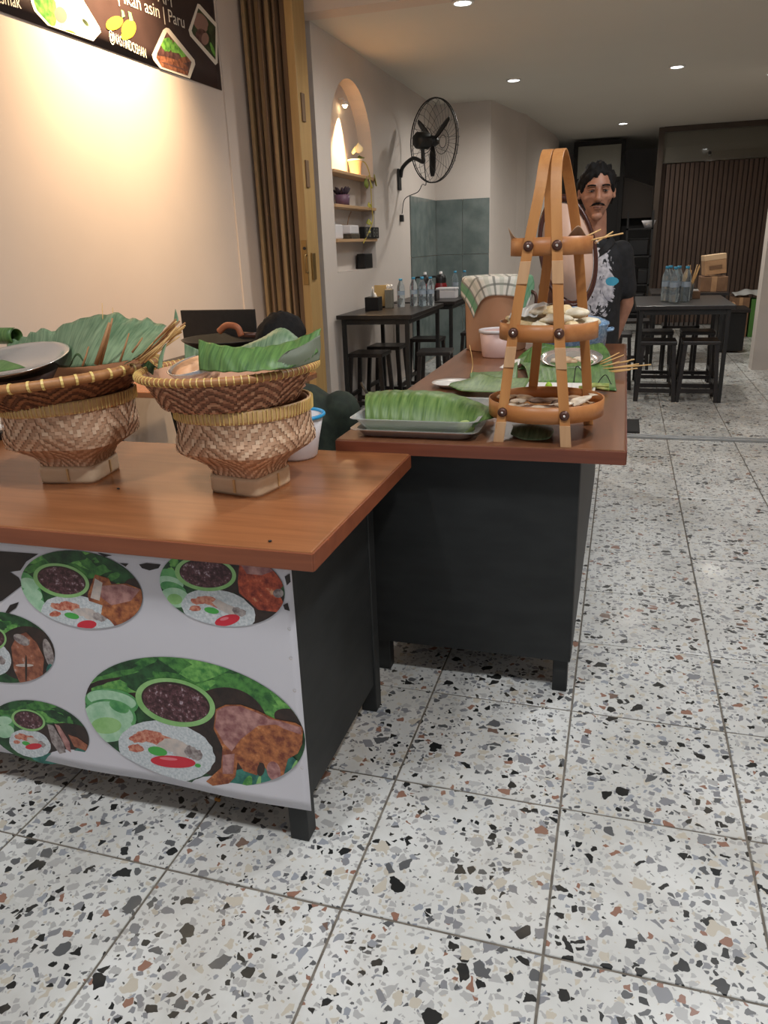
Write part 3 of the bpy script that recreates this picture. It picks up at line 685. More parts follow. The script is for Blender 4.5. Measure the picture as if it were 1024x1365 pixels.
# ================================================================== BASKETS ON THE FRONT COUNTER
def superell(th, sq):
    "radius factor of a shape between a circle (sq 0) and a rounded square (sq 1)"
    c, s = abs(math.cos(th)), abs(math.sin(th)); p = 2 + 5 * sq
    return 1.0 / ((c ** p + s ** p) ** (1 / p))
def weave_cells(surf, nu, nv, out=.0014, mats=(0, 1, 2), chev=10, wrap=True):
    "chevron twill: every cell of the grid is a strip face standing proud or lying back"
    g = G(); g2 = G()
    P = [[surf(i / nu, j / nv, 0) for i in range(nu + (0 if wrap else 1))] for j in range(nv + 1)]
    Q = [[surf(i / nu, j / nv, 1) for i in range(nu + (0 if wrap else 1))] for j in range(nv + 1)]
    for j in range(nv):
        for i in range(nu):
            s = 1 if (i // chev) % 2 else -1; k = (i + s * j) % 4
            over = k < 2; d = out if over else -out * .4; a, b = i, (i + 1) % nu if wrap else i + 1
            c = [P[j][a] + (Q[j][a] - P[j][a]) * d, P[j][b] + (Q[j][b] - P[j][b]) * d, P[j + 1][b] + (Q[j + 1][b] - P[j + 1][b]) * d, P[j + 1][a] + (Q[j + 1][a] - P[j + 1][a]) * d]
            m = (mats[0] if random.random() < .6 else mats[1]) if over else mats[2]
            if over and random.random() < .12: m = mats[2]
            g.add(c, [(0, 1, 2, 3)], m, False)
    return g
def basket(label, cx, cy, rot, tilt, R, ks=1.0):
    Z = .73
    t = thing('bamboo_basket', label, 'basket', (cx, cy, Z))
    lv = [(0, .038, .066, 1), (.10, .052, .068, .95), (.20, .066, .077, .85), (.32, .082, .100, .6), (.46, .105, .138, .35), (.62, .130, .158, .15), (.82, .172, .168, .03), (1, .208, .172, 0)]
    def surf(u, v, o):
        th = 2 * math.pi * u; z = interp([(a[0], a[1]) for a in lv], v); r = interp([(a[0], a[2]) for a in lv], v); q = interp([(a[0], a[3]) for a in lv], v)
        if v > .4: r *= R / .172 if v > .7 else lerp(1, R / .172, (v - .4) / .3)
        if q > .4: r *= ks
        r *= superell(th, q); r += o
        x, y = r * math.cos(th + rot), r * math.sin(th + rot)
        z += tilt * x * max(0, (v - .3)) * 1.2
        return Vector((cx + x, cy + y, Z + z))
    g = weave_cells(surf, 120, 26); g.build('woven_body', [M['weave1'], M['weave2'], M['weave3']], t)
    G().sheet(lambda u, v: surf(u, v * .98, -.003), 60, 14).build('lining', M['weave3'], t, solid=.002, off=-1)
    # square bamboo foot
    def foot(u, v):
        th = 2 * math.pi * u; r = .069 * ks * superell(th, 1.2) + (.0025 if .05 < v < .95 else 0); return Vector((cx + r * math.cos(th + rot), cy + r * math.sin(th + rot), Z + .043 * v))
    f = G().sheet(foot, 64, 6).build('foot', M['foot_bamboo'], t, solid=.005, off=-1)
    for k in range(4):
        th = math.pi / 2 * k + .12; r = .069 * ks * superell(th, 1.2) + .0042
        p = Vector((cx + r * math.cos(th + rot), cy + r * math.sin(th + rot), Z + .008))
        d = Vector((-math.sin(math.pi / 2 * k + rot), math.cos(math.pi / 2 * k + rot), 0)); nn = Vector((math.cos(math.pi / 2 * k + rot), math.sin(math.pi / 2 * k + rot), 0))
        G().ribbon([p, p + Vector((0, 0, .03))], d, .005, .003, nn).build('tie', M['rim_yellow'], f)
    # cane band round the mouth with its stitches
    def band(u, v):
        p = surf(u, lerp(.86, 1.0, min(1, v)), .0035 + .002 * math.sin(math.pi * v)); return p
    b = G().sheet(band, 90, 5).build('mouth_band', M['rim_yellow'], t, solid=.004, off=-1)
    g = G()
    for k in range(96):
        u = (k + rnd(-.15, .15)) / 96; path = [surf(u, lerp(.865, .995, q), .0068) for q in (0, .5, 1)]
        g.tube(path, .0013, 4, sm=False)
    s = g.build('stitching', M['stitch'], b); s['kind'] = 'stuff'
    return t
def tampah(label, cx, cy, zr, R, rb, depth, tilt, mats, rim, nst, rr=.008, sw=.0035, tilty=0):
    t = thing('woven_tray', label, 'tray', (cx, cy, zr - depth))
    def surf(u, v, o):
        th = 2 * math.pi * u; r = lerp(0.02, R, v) if v < .25 else lerp(.02 + .25 * (R - .02), R, (v - .25) / .75)
        r = lerp(.01, rb, v / .45) if v < .45 else lerp(rb, R, ((v - .45) / .55))
        z = -depth if v < .45 else -depth * (1 - ((v - .45) / .55)) ** 1.15
        r += o * (1 if v > .45 else 0); z -= o * (.3 if v > .45 else 1)
        x, y = r * math.cos(th), r * math.sin(th); return Vector((cx + x, cy + y, zr + z + tilt * x + tilty * y))
    g = weave_cells(lambda u, v, o: surf(u, lerp(.3, 1, v), o), 150, 24, .0013, chev=7)
    g.build('woven_bowl', mats, t)
    G().sheet(lambda u, v: surf(u, v, -.003), 60, 14).build('lining', mats[1], t, solid=.002)
    ring = [surf(k / 72, 1, 0) + Vector((0, 0, -.003)) for k in range(73)]
    rg = G(); rg.tube(ring, rr, 10, cap=False); r_ = rg.build('rim', rim, t)
    g = G()
    for k in range(nst):
        u = (k + rnd(-.12, .12)) / nst; a = surf(u - .5 * sw / (2 * math.pi * R), 1, 0) + Vector((0, 0, -.003)); b = surf(u + .5 * sw / (2 * math.pi * R), 1, 0) + Vector((0, 0, -.003))
        d = (b - a).normalized() * sw / 2; c = (a + b) / 2
        g.tube([c - d, c + d], rr + .0012, 10, sm=False)
    s = g.build('stitching', M['stitch'], r_); s['kind'] = 'stuff'
    return t
basket('pale woven bamboo basket with a square foot beside the blue-rimmed bowl', -.742, .447, math.radians(-11), .02, .149, 1.0)
basket('pale woven bamboo basket with a square foot at the left end of the counter', -1.222, .455, math.radians(9), .07, .155, 1.05)
tampah('round reddish woven tray holding a folded banana leaf, resting on a basket', -.762, .43, 1.012, .194, .152, .074, .02, [M['weave_b1'], M['weave_b2'], M['weave_b3']], M['rim_brown'], 86, .0085, .0022)
tampah('round brown woven tray with a steel plate and skewers, resting on a basket', -1.235, .45, .990, .236, .14, .075, .085, [M['weave_g1'], M['weave_g2'], M['weave_g3']], M['rim_brown'], 44, .011, .0055)

def patch(ctrl, nu=24, nv=12):
    rows = [spline(r, 8) for r in ctrl]; L = len(rows[0]) - 1
    cols = {}
    def fn(u, v):
        x = u * L; i = min(int(x), L - 1); fr = x - i
        key = (i, round(fr, 4))
        if key not in cols: cols[key] = spline([r[i].lerp(r[i + 1], fr) for r in rows], 8)
        c = cols[key]; y = v * (len(c) - 1); j = min(int(y), len(c) - 2)
        return c[j].lerp(c[j + 1], y - j)
    return fn
def leaf(name, ctrl, mt, label=None, cat='leaf', nu=28, nv=14, th=.0012, rip=.0012, parent=None, jag=0, group=None, freq=40, zmin=None):
    fn = patch(ctrl)
    def f(u, v):
        p = fn(u, v); d = Vector((0, -.5, 1)).normalized() * (rip * math.sin(u * freq * 6.28 * .35 + 2 * math.sin(v * 3)))
        if jag and v > .9: p = p + Vector((0, 0, jag * (mnoise.noise(Vector((u * 14, 3.1, 0))))))
        p = p + d
        if zmin is not None and p.z < zmin: p.z = zmin
        return p
    o = G().sheet(f, nu, nv).build(name, mt, parent, solid=th)
    if label: tag(o, label, cat, group)
    return o
def PX(x, y, Y): return pix(x, y, Y=Y)
# contents of the left tray
leaf('banana_leaf', [[PX(2, 490, .55), PX(60, 490, .52), PX(120, 488, .40), PX(196, 476, .40)], [PX(8, 474, .56), PX(70, 468, .53), PX(130, 456, .46), PX(204, 456, .46)], [PX(10, 455, .60), PX(58, 441, .57), PX(150, 419, .54), PX(222, 436, .54)]],
     M['leaf_dull'], 'large dusty green banana leaf standing up behind the steel plate', jag=.02, nu=50, rip=.0006)
leaf('banana_leaf', [[PX(165, 486, .37), PX(190, 468, .37), PX(214, 448, .38), PX(230, 430, .39)], [PX(172, 482, .355), PX(202, 462, .355), PX(224, 446, .365), PX(238, 428, .38)], [PX(178, 478, .37), PX(206, 464, .37), PX(228, 440, .38), PX(234, 412, .40)]],
     M['leaf_dull'], 'narrow curled leaf strip leaning against the skewer bundle', nv=10)
leaf('banana_leaf', [[PX(210, 492, .33), PX(212, 478, .33), PX(218, 462, .34)], [PX(216, 490, .325), PX(218, 474, .325), PX(222, 458, .335)]], M['leaf_dull'], 'small leaf strip hanging between the two woven trays', nv=4)
leaf('banana_leaf', [[PX(-14, 498, .27), PX(10, 494, .27), PX(34, 490, .28)], [PX(-14, 488, .31), PX(8, 484, .31), PX(24, 486, .31)], [PX(-16, 482, .34), PX(4, 480, .34), PX(14, 484, .33)]], M['leaf'], 'small folded green leaf lying in front of the steel plate')
leaf('banana_leaf', [[PX(92, 490, .40), PX(98, 478, .39), PX(104, 474, .39), PX(114, 486, .40)], [PX(96, 484, .41), PX(100, 473, .40), PX(106, 472, .40), PX(112, 482, .41)]], M['leaf_dark'], 'small dark leaf scrap beside the steel plate', nv=4)
# rolled leaf lying behind the plate
g = G(); a, b = PX(-30, 448, .62), PX(22, 448, .60); ax = (b - a).normalized(); up = Vector((0, 0, 1)); sd = ax.cross(up)
g.sheet(lambda u, v: a.lerp(b, u) + (up * math.cos(v * 8.6) + sd * math.sin(v * 8.6)) * (.022 - .004 * v), 8, 36)
tag(g.build('rolled_banana_leaf', M['leaf'], None, solid=.0012), 'banana leaf rolled into a tube lying at the back of the left tray', 'leaf')
# skewer bundle
t = thing('skewer_bundle', 'bundle of thin golden skewers sticking out of the left tray', 'skewers', PX(196, 478, .36))
for k in range(17):
    p = PX(186 + rnd(-6, 10), 482 + rnd(-3, 3), .335 + rnd(-.012, .012)); q = PX(240 + rnd(-8, 8), 434 + rnd(-9, 16), .355 + rnd(-.02, .02))
    G().tube([p, p.lerp(q, .5) + Vector((rnd(-.004, .004), 0, rnd(-.003, .003))), q], .0018, 5).build('skewer', M['stick'] if k % 3 else M['stick_brown'], t)
for k, (x0, y0, x1, y1, Y, r, mt) in enumerate(((128, 486, 146, 430, .37, .0050, 'stick_brown'), (134, 486, 150, 424, .38, .0036, 'stick_brown'), (110, 488, 118, 462, .36, .0026, 'stick_brown'), (160, 482, 172, 444, .37, .0026, 'stick_brown'), (176, 470, 190, 450, .37, .0026, 'stick_brown'), (137, 440, 136, 404, .53, .0013, 'stick'), (151, 440, 150, 410, .53, .0013, 'stick'))):
    g = G(); p, q = PX(x0, y0, Y - .01), PX(x1, y1, Y + .015); g.tube([p, p.lerp(q, .5) + Vector((.001, 0, 0)), q], [r, r * .9, r * .6], 6)
    tag(g.build('bamboo_stick', M[mt]), ('thick brown stick leaning on the big leaf, the left of a pair', 'thick brown stick leaning on the big leaf, the right of a pair', 'short brown stick nearest the steel plate in the left tray', 'thin brown stick in the middle of the left tray', 'thin brown stick just below the curled leaf strip', 'pale thin stick poking above the big leaf, the taller one', 'pale thin stick poking above the big leaf, the shorter one')[k], 'stick', 'sticks in the left tray')
# steel plate tilted on the leaves
Mt = Matrix.Translation((-1.318, .405, 1.028)) @ Matrix.Rotation(math.radians(11), 4, 'X')
g = G().lathe([(.001, -.018), (.085, -.018), (.112, -.004), (.128, .002), (.131, .001), (.113, -.006), (.086, -.0205), (.001, -.0205)], 56, mtx=Mt)
tag(g.build('steel_plate', M['steel']), 'shiny round steel plate lying on banana leaves in the left tray', 'plate')
Mt2 = Matrix.Translation((-1.318, .405, .99)) @ Matrix.Rotation(math.radians(6), 4, 'X')
tag(G().lathe([(.001, -.045), (.06, -.045), (.098, .008), (.095, .008), (.058, -.042), (.001, -.042)], 40, mtx=Mt2).build('clay_bowl', noisy('dark_brown_clay', srgb(60, 40, 32), srgb(80, 54, 42), 20, .6)), 'dark brown bowl underneath the steel plate', 'bowl')
# contents of the right tray
leaf('banana_leaf', [[PX(266, 494, .31), PX(305, 496, .28), PX(350, 494, .28), PX(395, 488, .32), PX(424, 470, .36)], [PX(265, 474, .325), PX(302, 478, .30), PX(348, 480, .30), PX(392, 470, .33), PX(424, 456, .37)], [PX(265, 453, .36), PX(300, 461, .33), PX(342, 463, .33), PX(384, 456, .36), PX(428, 438, .39)]],
     M['leaf'], 'long folded green banana leaf standing in the right woven tray', nu=60, nv=16, freq=24)
leaf('banana_leaf', [[PX(318, 484, .43), PX(350, 482, .42), PX(388, 480, .42), PX(406, 478, .42)], [PX(318, 466, .46), PX(348, 456, .45), PX(382, 448, .45), PX(404, 466, .45)], [PX(322, 462, .48), PX(350, 450, .48), PX(376, 437, .48), PX(402, 454, .48)]],
     M['leaf_dull'], 'pale underside of a banana leaf peaking behind the folded leaf')
leaf('banana_leaf', [[PX(247, 486, .45), PX(262, 488, .44), PX(285, 488, .44)], [PX(246, 458, .47), PX(262, 465, .46), PX(285, 474, .46)]], M['leaf_dull'], 'small pale leaf corner at the left of the right tray')
leaf('plastic_wrap', [[PX(366, 494, .30), PX(395, 490, .32), PX(426, 480, .36)], [PX(372, 480, .305), PX(398, 474, .325), PX(428, 464, .37)], [PX(384, 468, .315), PX(404, 460, .34), PX(427, 446, .375)]], flat('grey_plastic', srgb(100, 106, 86), .55), 'crinkled grey plastic sheet over the right end of the folded leaf', 'plastic', rip=.002)
leaf('banana_leaf', [[PX(188, 488, .42), PX(194, 478, .42), PX(200, 484, .43)], [PX(204, 500, .38), PX(206, 490, .38), PX(212, 492, .39)]], M['leaf_dark'], 'small dark leaf scrap inside the right tray rim', nv=4)
Mb = Matrix.Translation(PX(262, 487, .40)) @ Matrix.Rotation(math.radians(14), 4, 'X') @ Matrix.Rotation(math.radians(-8), 4, 'Y')
t = thing('steel_bowl', 'small steel bowl with a peach coloured filling in the right tray', 'bowl', PX(262, 495, .40))
G().lathe([(.001, -.03), (.04, -.03), (.062, .006), (.065, .006), (.042, -.033), (.001, -.033)], 40, mtx=Mb).build('bowl', M['steel'], t)
fo = G().ball((0, 0, 0), (.056, .056, .012), 24, 10).build('filling', noisy('peach_filling', srgb(222, 164, 118), srgb(236, 186, 146), 40, .6), t)
fo.matrix_parent_inverse = Matrix.Translation(-Vector(t.location)) @ Mb @ Matrix.Translation((0, 0, .001))
# white bowl with bright blue rim
t = thing('plastic_bowl', 'white plastic bowl with a bright blue rim behind the right basket', 'bowl', (-.742, .715, .73))
G().lathe([(.001, 0), (.050, 0), (.056, .006), (.064, .05), (.078, .112), (.0755, .112), (.061, .05), (.052, .009), (.001, .006)], 44, (-.742, .715, .73)).build('body', M['white_pl'], t)
G().lathe([(.079 + .005 * math.cos(a), .113 + .005 * math.sin(a)) for a in [k * math.pi / 5 for k in range(10)]], 48, (-.742, .715, .73), close=True).build('rim', M['blue_rim'], t)
# folded paper packet at the far left
t = thing('paper_packet', 'folded white paper packet at the far left edge of the counter', 'packet', (-1.83, .70, .73))
G().box(-1.96, -1.735, .60, .78, .731, .752).build('black_box', M['black_pl'], t, bevel=.003)
leaf('paper', [[Vector((-1.95, .60, .757)), Vector((-1.84, .595, .765)), Vector((-1.722, .60, .758))], [Vector((-1.95, .70, .772)), Vector((-1.84, .69, .785)), Vector((-1.715, .70, .770))], [Vector((-1.95, .79, .762)), Vector((-1.84, .79, .775)), Vector((-1.725, .785, .762))]], M['paper'], parent=t)
# crumbs on the counter top
for k, (x, y) in enumerate(((360, 722), (158, 652))):
    p = pix(x, y, z=.731); tag(G().ball(p + Vector((0, 0, .0015)), (.004, .003, .002), 8, 6, fn=lambda v: v * rnd(.8, 1.2)).build('crumb', M['black_pl']), ('dark crumb near the front edge of the low counter', 'tiny dark crumb on the counter between the two baskets')[k], 'crumb')
# ================================================================== BAMBOO TIER STAND ON THE LONG COUNTER
TC = (-.115, .95)
t = thing('tiered_bamboo_stand', 'three-tier bamboo serving stand with arched handles and brown rivets', 'stand', (TC[0], TC[1], .76))
RZ = [(.838, .150), (1.035, .125), (1.236, .100)]
for z, R in RZ:
    g = G(); n = 64
    def ringf(u, v): th = 2 * math.pi * u; return Vector((TC[0] + R * math.cos(th), TC[1] + R * math.sin(th), z - .021 + .042 * v))
    b = G().sheet(ringf, 64, 2).build('tier_band', M['bamboo_red'], t, solid=.0035, off=-1)
    G().lathe([(.001, z - .016), (R - .004, z - .016), (R - .004, z - .012), (.001, z - .012)], 48, (TC[0], TC[1], 0)).build('tier_floor', M['bamboo'], b)
HZ = [.76, .838, 1.035, 1.236]
FX = {'L': [-.222, -.212, -.191, -.161], 'R': [-.049, -.056, -.078, -.093]}
BX = {'L': [-.172, -.166, -.150, -.130], 'R': [-.006, -.012, -.032, -.056]}
TX = {'L': -.1335, 'R': -.1045}
def ring_y(x, z, sgn):
    R = interp([(.76, .157), (.838, .154), (1.035, .129), (1.236, .104)], z); d = x - TC[0]
    return TC[1] + sgn * math.sqrt(max(.0004, R * R - d * d))
for s in 'LR':
    fr = [Vector((x, ring_y(x, z, -1), z)) for x, z in zip(FX[s], HZ)]; bk = [Vector((x, ring_y(x, z, 1), z)) for x, z in zip(BX[s], HZ)]
    tx = TX[s]
    arc = [Vector((lerp(FX[s][3], tx, .75), .868, 1.355)), Vector((tx, .898, 1.425)), Vector((tx + .004, .95, 1.453)), Vector((tx + .012, 1.002, 1.425)), Vector((lerp(BX[s][3], tx, .45), 1.034, 1.355))]
    path = spline(fr + arc + bk[::-1], 7); N = len(path)
    wv = []; nr = []
    for i in range(N):
        tg = (path[min(i + 1, N - 1)] - path[max(i - 1, 0)]).normalized()
        a = Vector((1, .12 if i < N / 2 else -.12, 0)); a = (a - tg * a.dot(tg)).normalized(); wv.append(a); nr.append(tg.cross(a))
    G().ribbon(path, wv, .0255, .004, nr).build('handle_strip', M['bamboo'], t, bevel=.0008)
    for pts, sg in ((fr, -1), (bk, 1)):
        for j, z in enumerate(HZ[1:]):
            k = j + 1; p = pts[k] + Vector((0, sg * .0025, 0))
            # foot or splice below the tier, in paler wood
            if sg < 0 or j == 0:
                lo = pts[0] if j == 0 else pts[k].lerp(pts[k - 1], .42); hi = pts[k].lerp(pts[k - 1], .16 if j else .30)
                G().ribbon([lo + Vector((0, sg * .0035, 0)), hi + Vector((0, sg * .0035, 0))], Vector((1, 0, 0)), .0265, .0035, Vector((0, 1, 0))).build('splice', M['bamboo_pale'], t, bevel=.001)
            if sg < 0:
                Mr = Matrix.Translation(p + Vector((0, -.001, .002))) @ Matrix.Rotation(math.pi / 2, 4, 'X')
                rv = G().lathe([(.0125, 0), (.0115, .004), (.007, .0065), (.0005, .0073)], 20, mtx=Mr).build('rivet', M['rivet'], t)
                G().lathe([(.0035, .0068), (.003, .009), (.0003, .0095)], 10, mtx=Mr).build('rivet_pin', M['steel'], rv)
# food on the tiers
fishm = [noisy('dried_fish', srgb(196, 178, 154), srgb(222, 208, 186), 50, .55), noisy('dried_fish_brown', srgb(150, 116, 86), srgb(196, 166, 132), 50, .55), noisy('dried_fish_dark', srgb(78, 58, 46), srgb(120, 92, 72), 50, .55)]
def fish(c, L, ang, tilt, mt, lab, W=.022, H=.008):
    g = G(); Mx = Matrix.Translation(c) @ Matrix.Rotation(ang, 4, 'Z') @ Matrix.Rotation(tilt, 4, 'Y')
    def body(u, v):
        th = 2 * math.pi * v; x = (u - .5) * L; w_ = interp([(0, .12), (.12, .7), (.35, 1), (.7, .65), (.86, .2), (.9, .28), (1, .75)], u)
        h_ = interp([(0, .2), (.15, .8), (.4, 1), (.8, .4), (.88, .2), (1, .15)], u)
        return Mx @ Vector((x, w_ * W * math.cos(th) + .006 * math.sin(u * 5), h_ * H * math.sin(th)))
    g.sheet(body, 14, 10); o = g.build('dried_fish', mt); return tag(o, lab, 'fish', 'dried fish in the lowest tier')
zf = .838 - .012
spots = [(-.19, .90, .07, .4, -.12, 0, 'pale dried fish at the left of the lowest tier'), (-.16, .96, .09, -.3, .10, 1, 'brown dried fish at the back left of the lowest tier'), (-.12, .91, .09, .9, .08, 2, 'dark dried fish in the middle of the lowest tier'),
         (-.09, .98, .10, .1, -.06, 1, 'long brown dried fish lying across the middle of the lowest tier'), (-.07, .90, .07, 2.6, .15, 0, 'pale dried fish beside the front right rivet of the lowest tier'), (-.02, .93, .08, 1.0, -.25, 0, 'pale dried fish with its tail raised at the right of the lowest tier'), (-.03, 1.0, .08, -.4, .1, 1, 'brown dried fish at the back right of the lowest tier'), (-.18, .93, .08, 1.6, .1, 0, 'pale dried fish leaning on the others at the left of the lowest tier'), (-.215, .95, .08, 1.2, .05, 1, 'brown dried fish against the left wall of the lowest tier'), (-.11, .87, .08, .1, .05, 0, 'pale dried fish between the two front legs of the stand'), (-.06, .94, .09, .5, -.1, 2, 'dark dried fish right of the middle of the lowest tier')]
for k, (x, y, L, a, ti, m, lab) in enumerate(spots): fish(Vector((x, y, zf + .016 + .007 * (k % 3))), L, a, ti, fishm[m], lab)
# fritters on the middle tier
frm = [noisy('fritter', srgb(206, 178, 128), srgb(232, 212, 170), 60, .6, bs=.5, bd=.004), noisy('fritter_pale', srgb(214, 200, 170), srgb(234, 226, 204), 60, .6, bs=.5, bd=.004)]
zm = 1.035 - .012; k = 0
names = ['front left', 'front centre', 'front right', 'right edge', 'middle right', 'middle left', 'back left', 'back right', 'top of the pile', 'right shoulder of the pile', 'far left', 'left shoulder of the pile', 'back centre', 'front edge']
for (x, y, z, a) in ((-.18, .90, .02, .2), (-.12, .875, .02, 1.1), (-.06, .89, .02, 2.0), (-.02, .94, .02, .6), (-.08, .95, .028, 1.7), (-.15, .95, .028, .4), (-.16, 1.01, .025, 2.2), (-.06, 1.01, .022, 1.2), (-.09, .93, .052, .3), (-.05, .925, .046, 2.6), (-.195, .955, .03, 1.3), (-.13, .935, .05, .9), (-.11, 1.01, .045, .1), (-.09, .88, .036, .2)):
    g = G(); sx, sy, sz = .040 * rnd(.9, 1.1), .026, .013; c = Vector((x, y, zm + z + .006)); Mx = Matrix.Rotation(a, 4, 'Z') @ Matrix.Rotation(rnd(-.25, .25), 4, 'X')
    sd = k * 7.7; g.ball(c, (sx, sy, sz), 18, 12, mtx=Mx, fn=lambda v: v * (1 + .35 * mnoise.noise(v * 60 + Vector((sd, 0, 0)))))
    tag(g.build('fritter', frm[k % 2]), 'pale crisp fritter at the ' + names[k] + ' of the middle tier', 'fritter', 'fritters on the middle tier'); k += 1
o = leaf('plastic_bag', [[Vector((-.215, .92, zm + .040)), Vector((-.175, .90, zm + .048)), Vector((-.14, .895, zm + .046))], [Vector((-.21, .96, zm + .052)), Vector((-.165, .95, zm + .064)), Vector((-.125, .94, zm + .068))], [Vector((-.20, 1.01, zm + .045)), Vector((-.15, 1.0, zm + .072)), Vector((-.11, .99, zm + .070))]], NT('clear_plastic').done(srgb(222, 222, 216), .3, 0, Transmission_Weight=.25), 'crumpled clear plastic bag over the left of the middle tier', 'bag', rip=.002, freq=9)
# top tier: brown paper and satay skewers pointing right
z3 = 1.236 - .012
leaf('paper_sheet', [[Vector((-.20, .93, z3 + .010)), Vector((-.12, .868, z3 + .006)), Vector((-.045, .90, z3 + .012))], [Vector((-.175, .96, z3 + .006)), Vector((-.11, .95, z3 + .004)), Vector((-.05, .95, z3 + .008))], [Vector((-.18, 1.0, z3 + .012)), Vector((-.11, 1.03, z3 + .01)), Vector((-.05, 1.0, z3 + .014))]], M['kraft'], 'brown paper lining the top tier', 'paper')
leaf('paper_corner', [[Vector((-.216, .90, z3 + .058)), Vector((-.20, .905, z3 + .036)), Vector((-.175, .90, z3 + .028))], [Vector((-.205, .925, z3 + .010)), Vector((-.19, .925, z3 + .012)), Vector((-.165, .93, z3 + .01))]], M['kraft'], 'brown paper corner sticking up at the left of the top tier', 'paper')
leaf('paper_corner', [[Vector((-.075, .90, z3 + .030)), Vector((-.050, .905, z3 + .056)), Vector((-.03, .91, z3 + .032))], [Vector((-.085, .935, z3 + .012)), Vector((-.055, .935, z3 + .014)), Vector((-.03, .935, z3 + .012))]], M['kraft'], 'brown paper corner sticking up beside the skewers of the top tier', 'paper')
satm = noisy('grilled_meat', srgb(190, 150, 112), srgb(214, 182, 150), 60, .6)
for k, (p, q) in enumerate((((800, 325, .93), (817, 309, .97)), ((775, 325, .94), (816, 314, .98)), ((778, 327, .92), (831, 311, .95)), ((770, 326, .96), (801, 306, 1.0)))):
    a, b = PX(*p), PX(*q); a0 = a + (a - b).normalized() * .02; a0.z = max(a0.z, z3 + .016)
    tt = thing('satay_skewer', ('short satay skewer crossing the others on the top tier', 'middle satay skewer on the top tier', 'longest satay skewer pointing right from the top tier', 'upper satay skewer at the back of the top tier')[k], 'skewer', a0, 'satay skewers on the top tier')
    G().tube([a0, b], [.0022, .0018], 6).build('stick', M['stick'], tt)
    G().tube([a0, a0.lerp(b, .12)], [.0035, .0028], 6).build('char_tip', satm, tt)
# leaf scrap under the stand
leaf('banana_leaf', [[Vector((-.20, .90, .766)), Vector((-.16, .86, .762)), Vector((-.10, .85, .768)), Vector((-.085, .86, .785))], [Vector((-.20, .95, .775)), Vector((-.16, .93, .780)), Vector((-.11, .92, .778)), Vector((-.09, .93, .772))], [Vector((-.21, 1.0, .766)), Vector((-.16, 1.0, .772)), Vector((-.12, 1.0, .770)), Vector((-.10, 1.0, .766))]], M['leaf_dull'], 'dull wilted leaf lying under the tiered stand')

# ================================================================== STEEL TRAYS
def rect_tray(label, x0, x1, y0, y1, z0, h, slope, mt, lip=.012, rotz=0):
    def lay(x, z_, r=.025):
        out = []
        X0, X1, Y0, Y1 = x0 - x, x1 + x, y0 - x, y1 + x
        for cx, cy, a0 in ((X1 - r, Y1 - r, 0), (X0 + r, Y1 - r, 90), (X0 + r, Y0 + r, 180), (X1 - r, Y0 + r, 270)):
            for k in range(5): a = math.radians(a0 + 22.5 * k); out.append(Vector((cx + r * math.cos(a), cy + r * math.sin(a), z_)))
        return out
    g = G(); rings = [lay(-.004, z0), lay(0, z0 + .004), lay(slope, z0 + h), lay(slope + lip, z0 + h + .001), lay(slope + lip, z0 + h - .0015), lay(slope, z0 + h - .003), lay(.0, z0 + .001, .026)]
    n = len(rings[0])
    c = (Matrix.Translation(((x0 + x1) / 2, (y0 + y1) / 2, 0)) @ Matrix.Rotation(rotz, 4, 'Z') @ Matrix.Translation((-(x0 + x1) / 2, -(y0 + y1) / 2, 0)))
    vs = [c @ v for r in rings[:4] for v in r]
    g.add(vs, [(i * n + k, i * n + (k + 1) % n, (i + 1) * n + (k + 1) % n, (i + 1) * n + k) for i in range(3) for k in range(n)] + [tuple(range(n))], 0, False)
    o = g.build('steel_tray', mt, solid=.0012, off=-1); tag(o, label, 'tray'); return o
clearp = NT('clear_tray_plastic').done(srgb(216, 220, 216), .12, 0, Transmission_Weight=.5, IOR=1.2)
rect_tray('low steel tray underneath the clear tray on the long counter', -.602, -.300, .835, 1.12, .761, .022, .012, M['steel'], .014)
rect_tray('clear plastic tray holding a banana leaf on the long counter', -.590, -.312, .848, 1.105, .768, .044, .028, clearp, .010)
leaf('banana_leaf', [[PX(488, 578, .86), PX(530, 582, .86), PX(580, 586, .86), PX(616, 584, .86)], [PX(487, 552, .875), PX(530, 556, .87), PX(585, 562, .865), PX(640, 562, .87)], [PX(487, 529, .92), PX(530, 526, .93), PX(590, 530, .93), PX(660, 556, .92)], [PX(490, 523, 1.02), PX(532, 520, 1.05), PX(600, 524, 1.05), PX(660, 545, 1.0)]],
     M['leaf_lime'], 'fresh green banana leaf draped over the front of the clear tray', nu=60, nv=20, freq=30, zmin=.771)
o = leaf('leaf_parcel', [[PX(505, 530, 1.0), PX(520, 532, 1.0), PX(540, 530, 1.0)], [PX(505, 522, 1.05), PX(520, 520, 1.06), PX(542, 522, 1.05)]], M['kraft'], 'brown food edge showing behind the leaf in the clear tray', 'food')
g = G(); c = PX(620, 570, .875); g.ball(c, (.026, .024, .022), 20, 14)
tag(g.build('green_eggplant', noisy('pale_green_skin', srgb(120, 158, 72), srgb(190, 206, 140), 16, .35)), 'round pale green vegetable in the right front corner of the clear tray', 'vegetable')
g = G(); c = PX(600, 572, .87); g.ball(c, (.022, .018, .014), 16, 10); tag(g.build('sliced_long_bean', noisy('dark_green_veg', srgb(34, 54, 30), srgb(60, 90, 50), 60, .5)), 'dark green vegetable piece beside the round pale one in the clear tray', 'vegetable')
a, b = PX(482, 511, 1.0), PX(497, 538, .93); t = thing('tong_handle', 'dark handle sticking out of the back left of the clear tray', 'utensil', b)
G().tube([b, b.lerp(a, .5), a], [.003, .004, .005], 8).build('shaft', M['black_pl'], t)

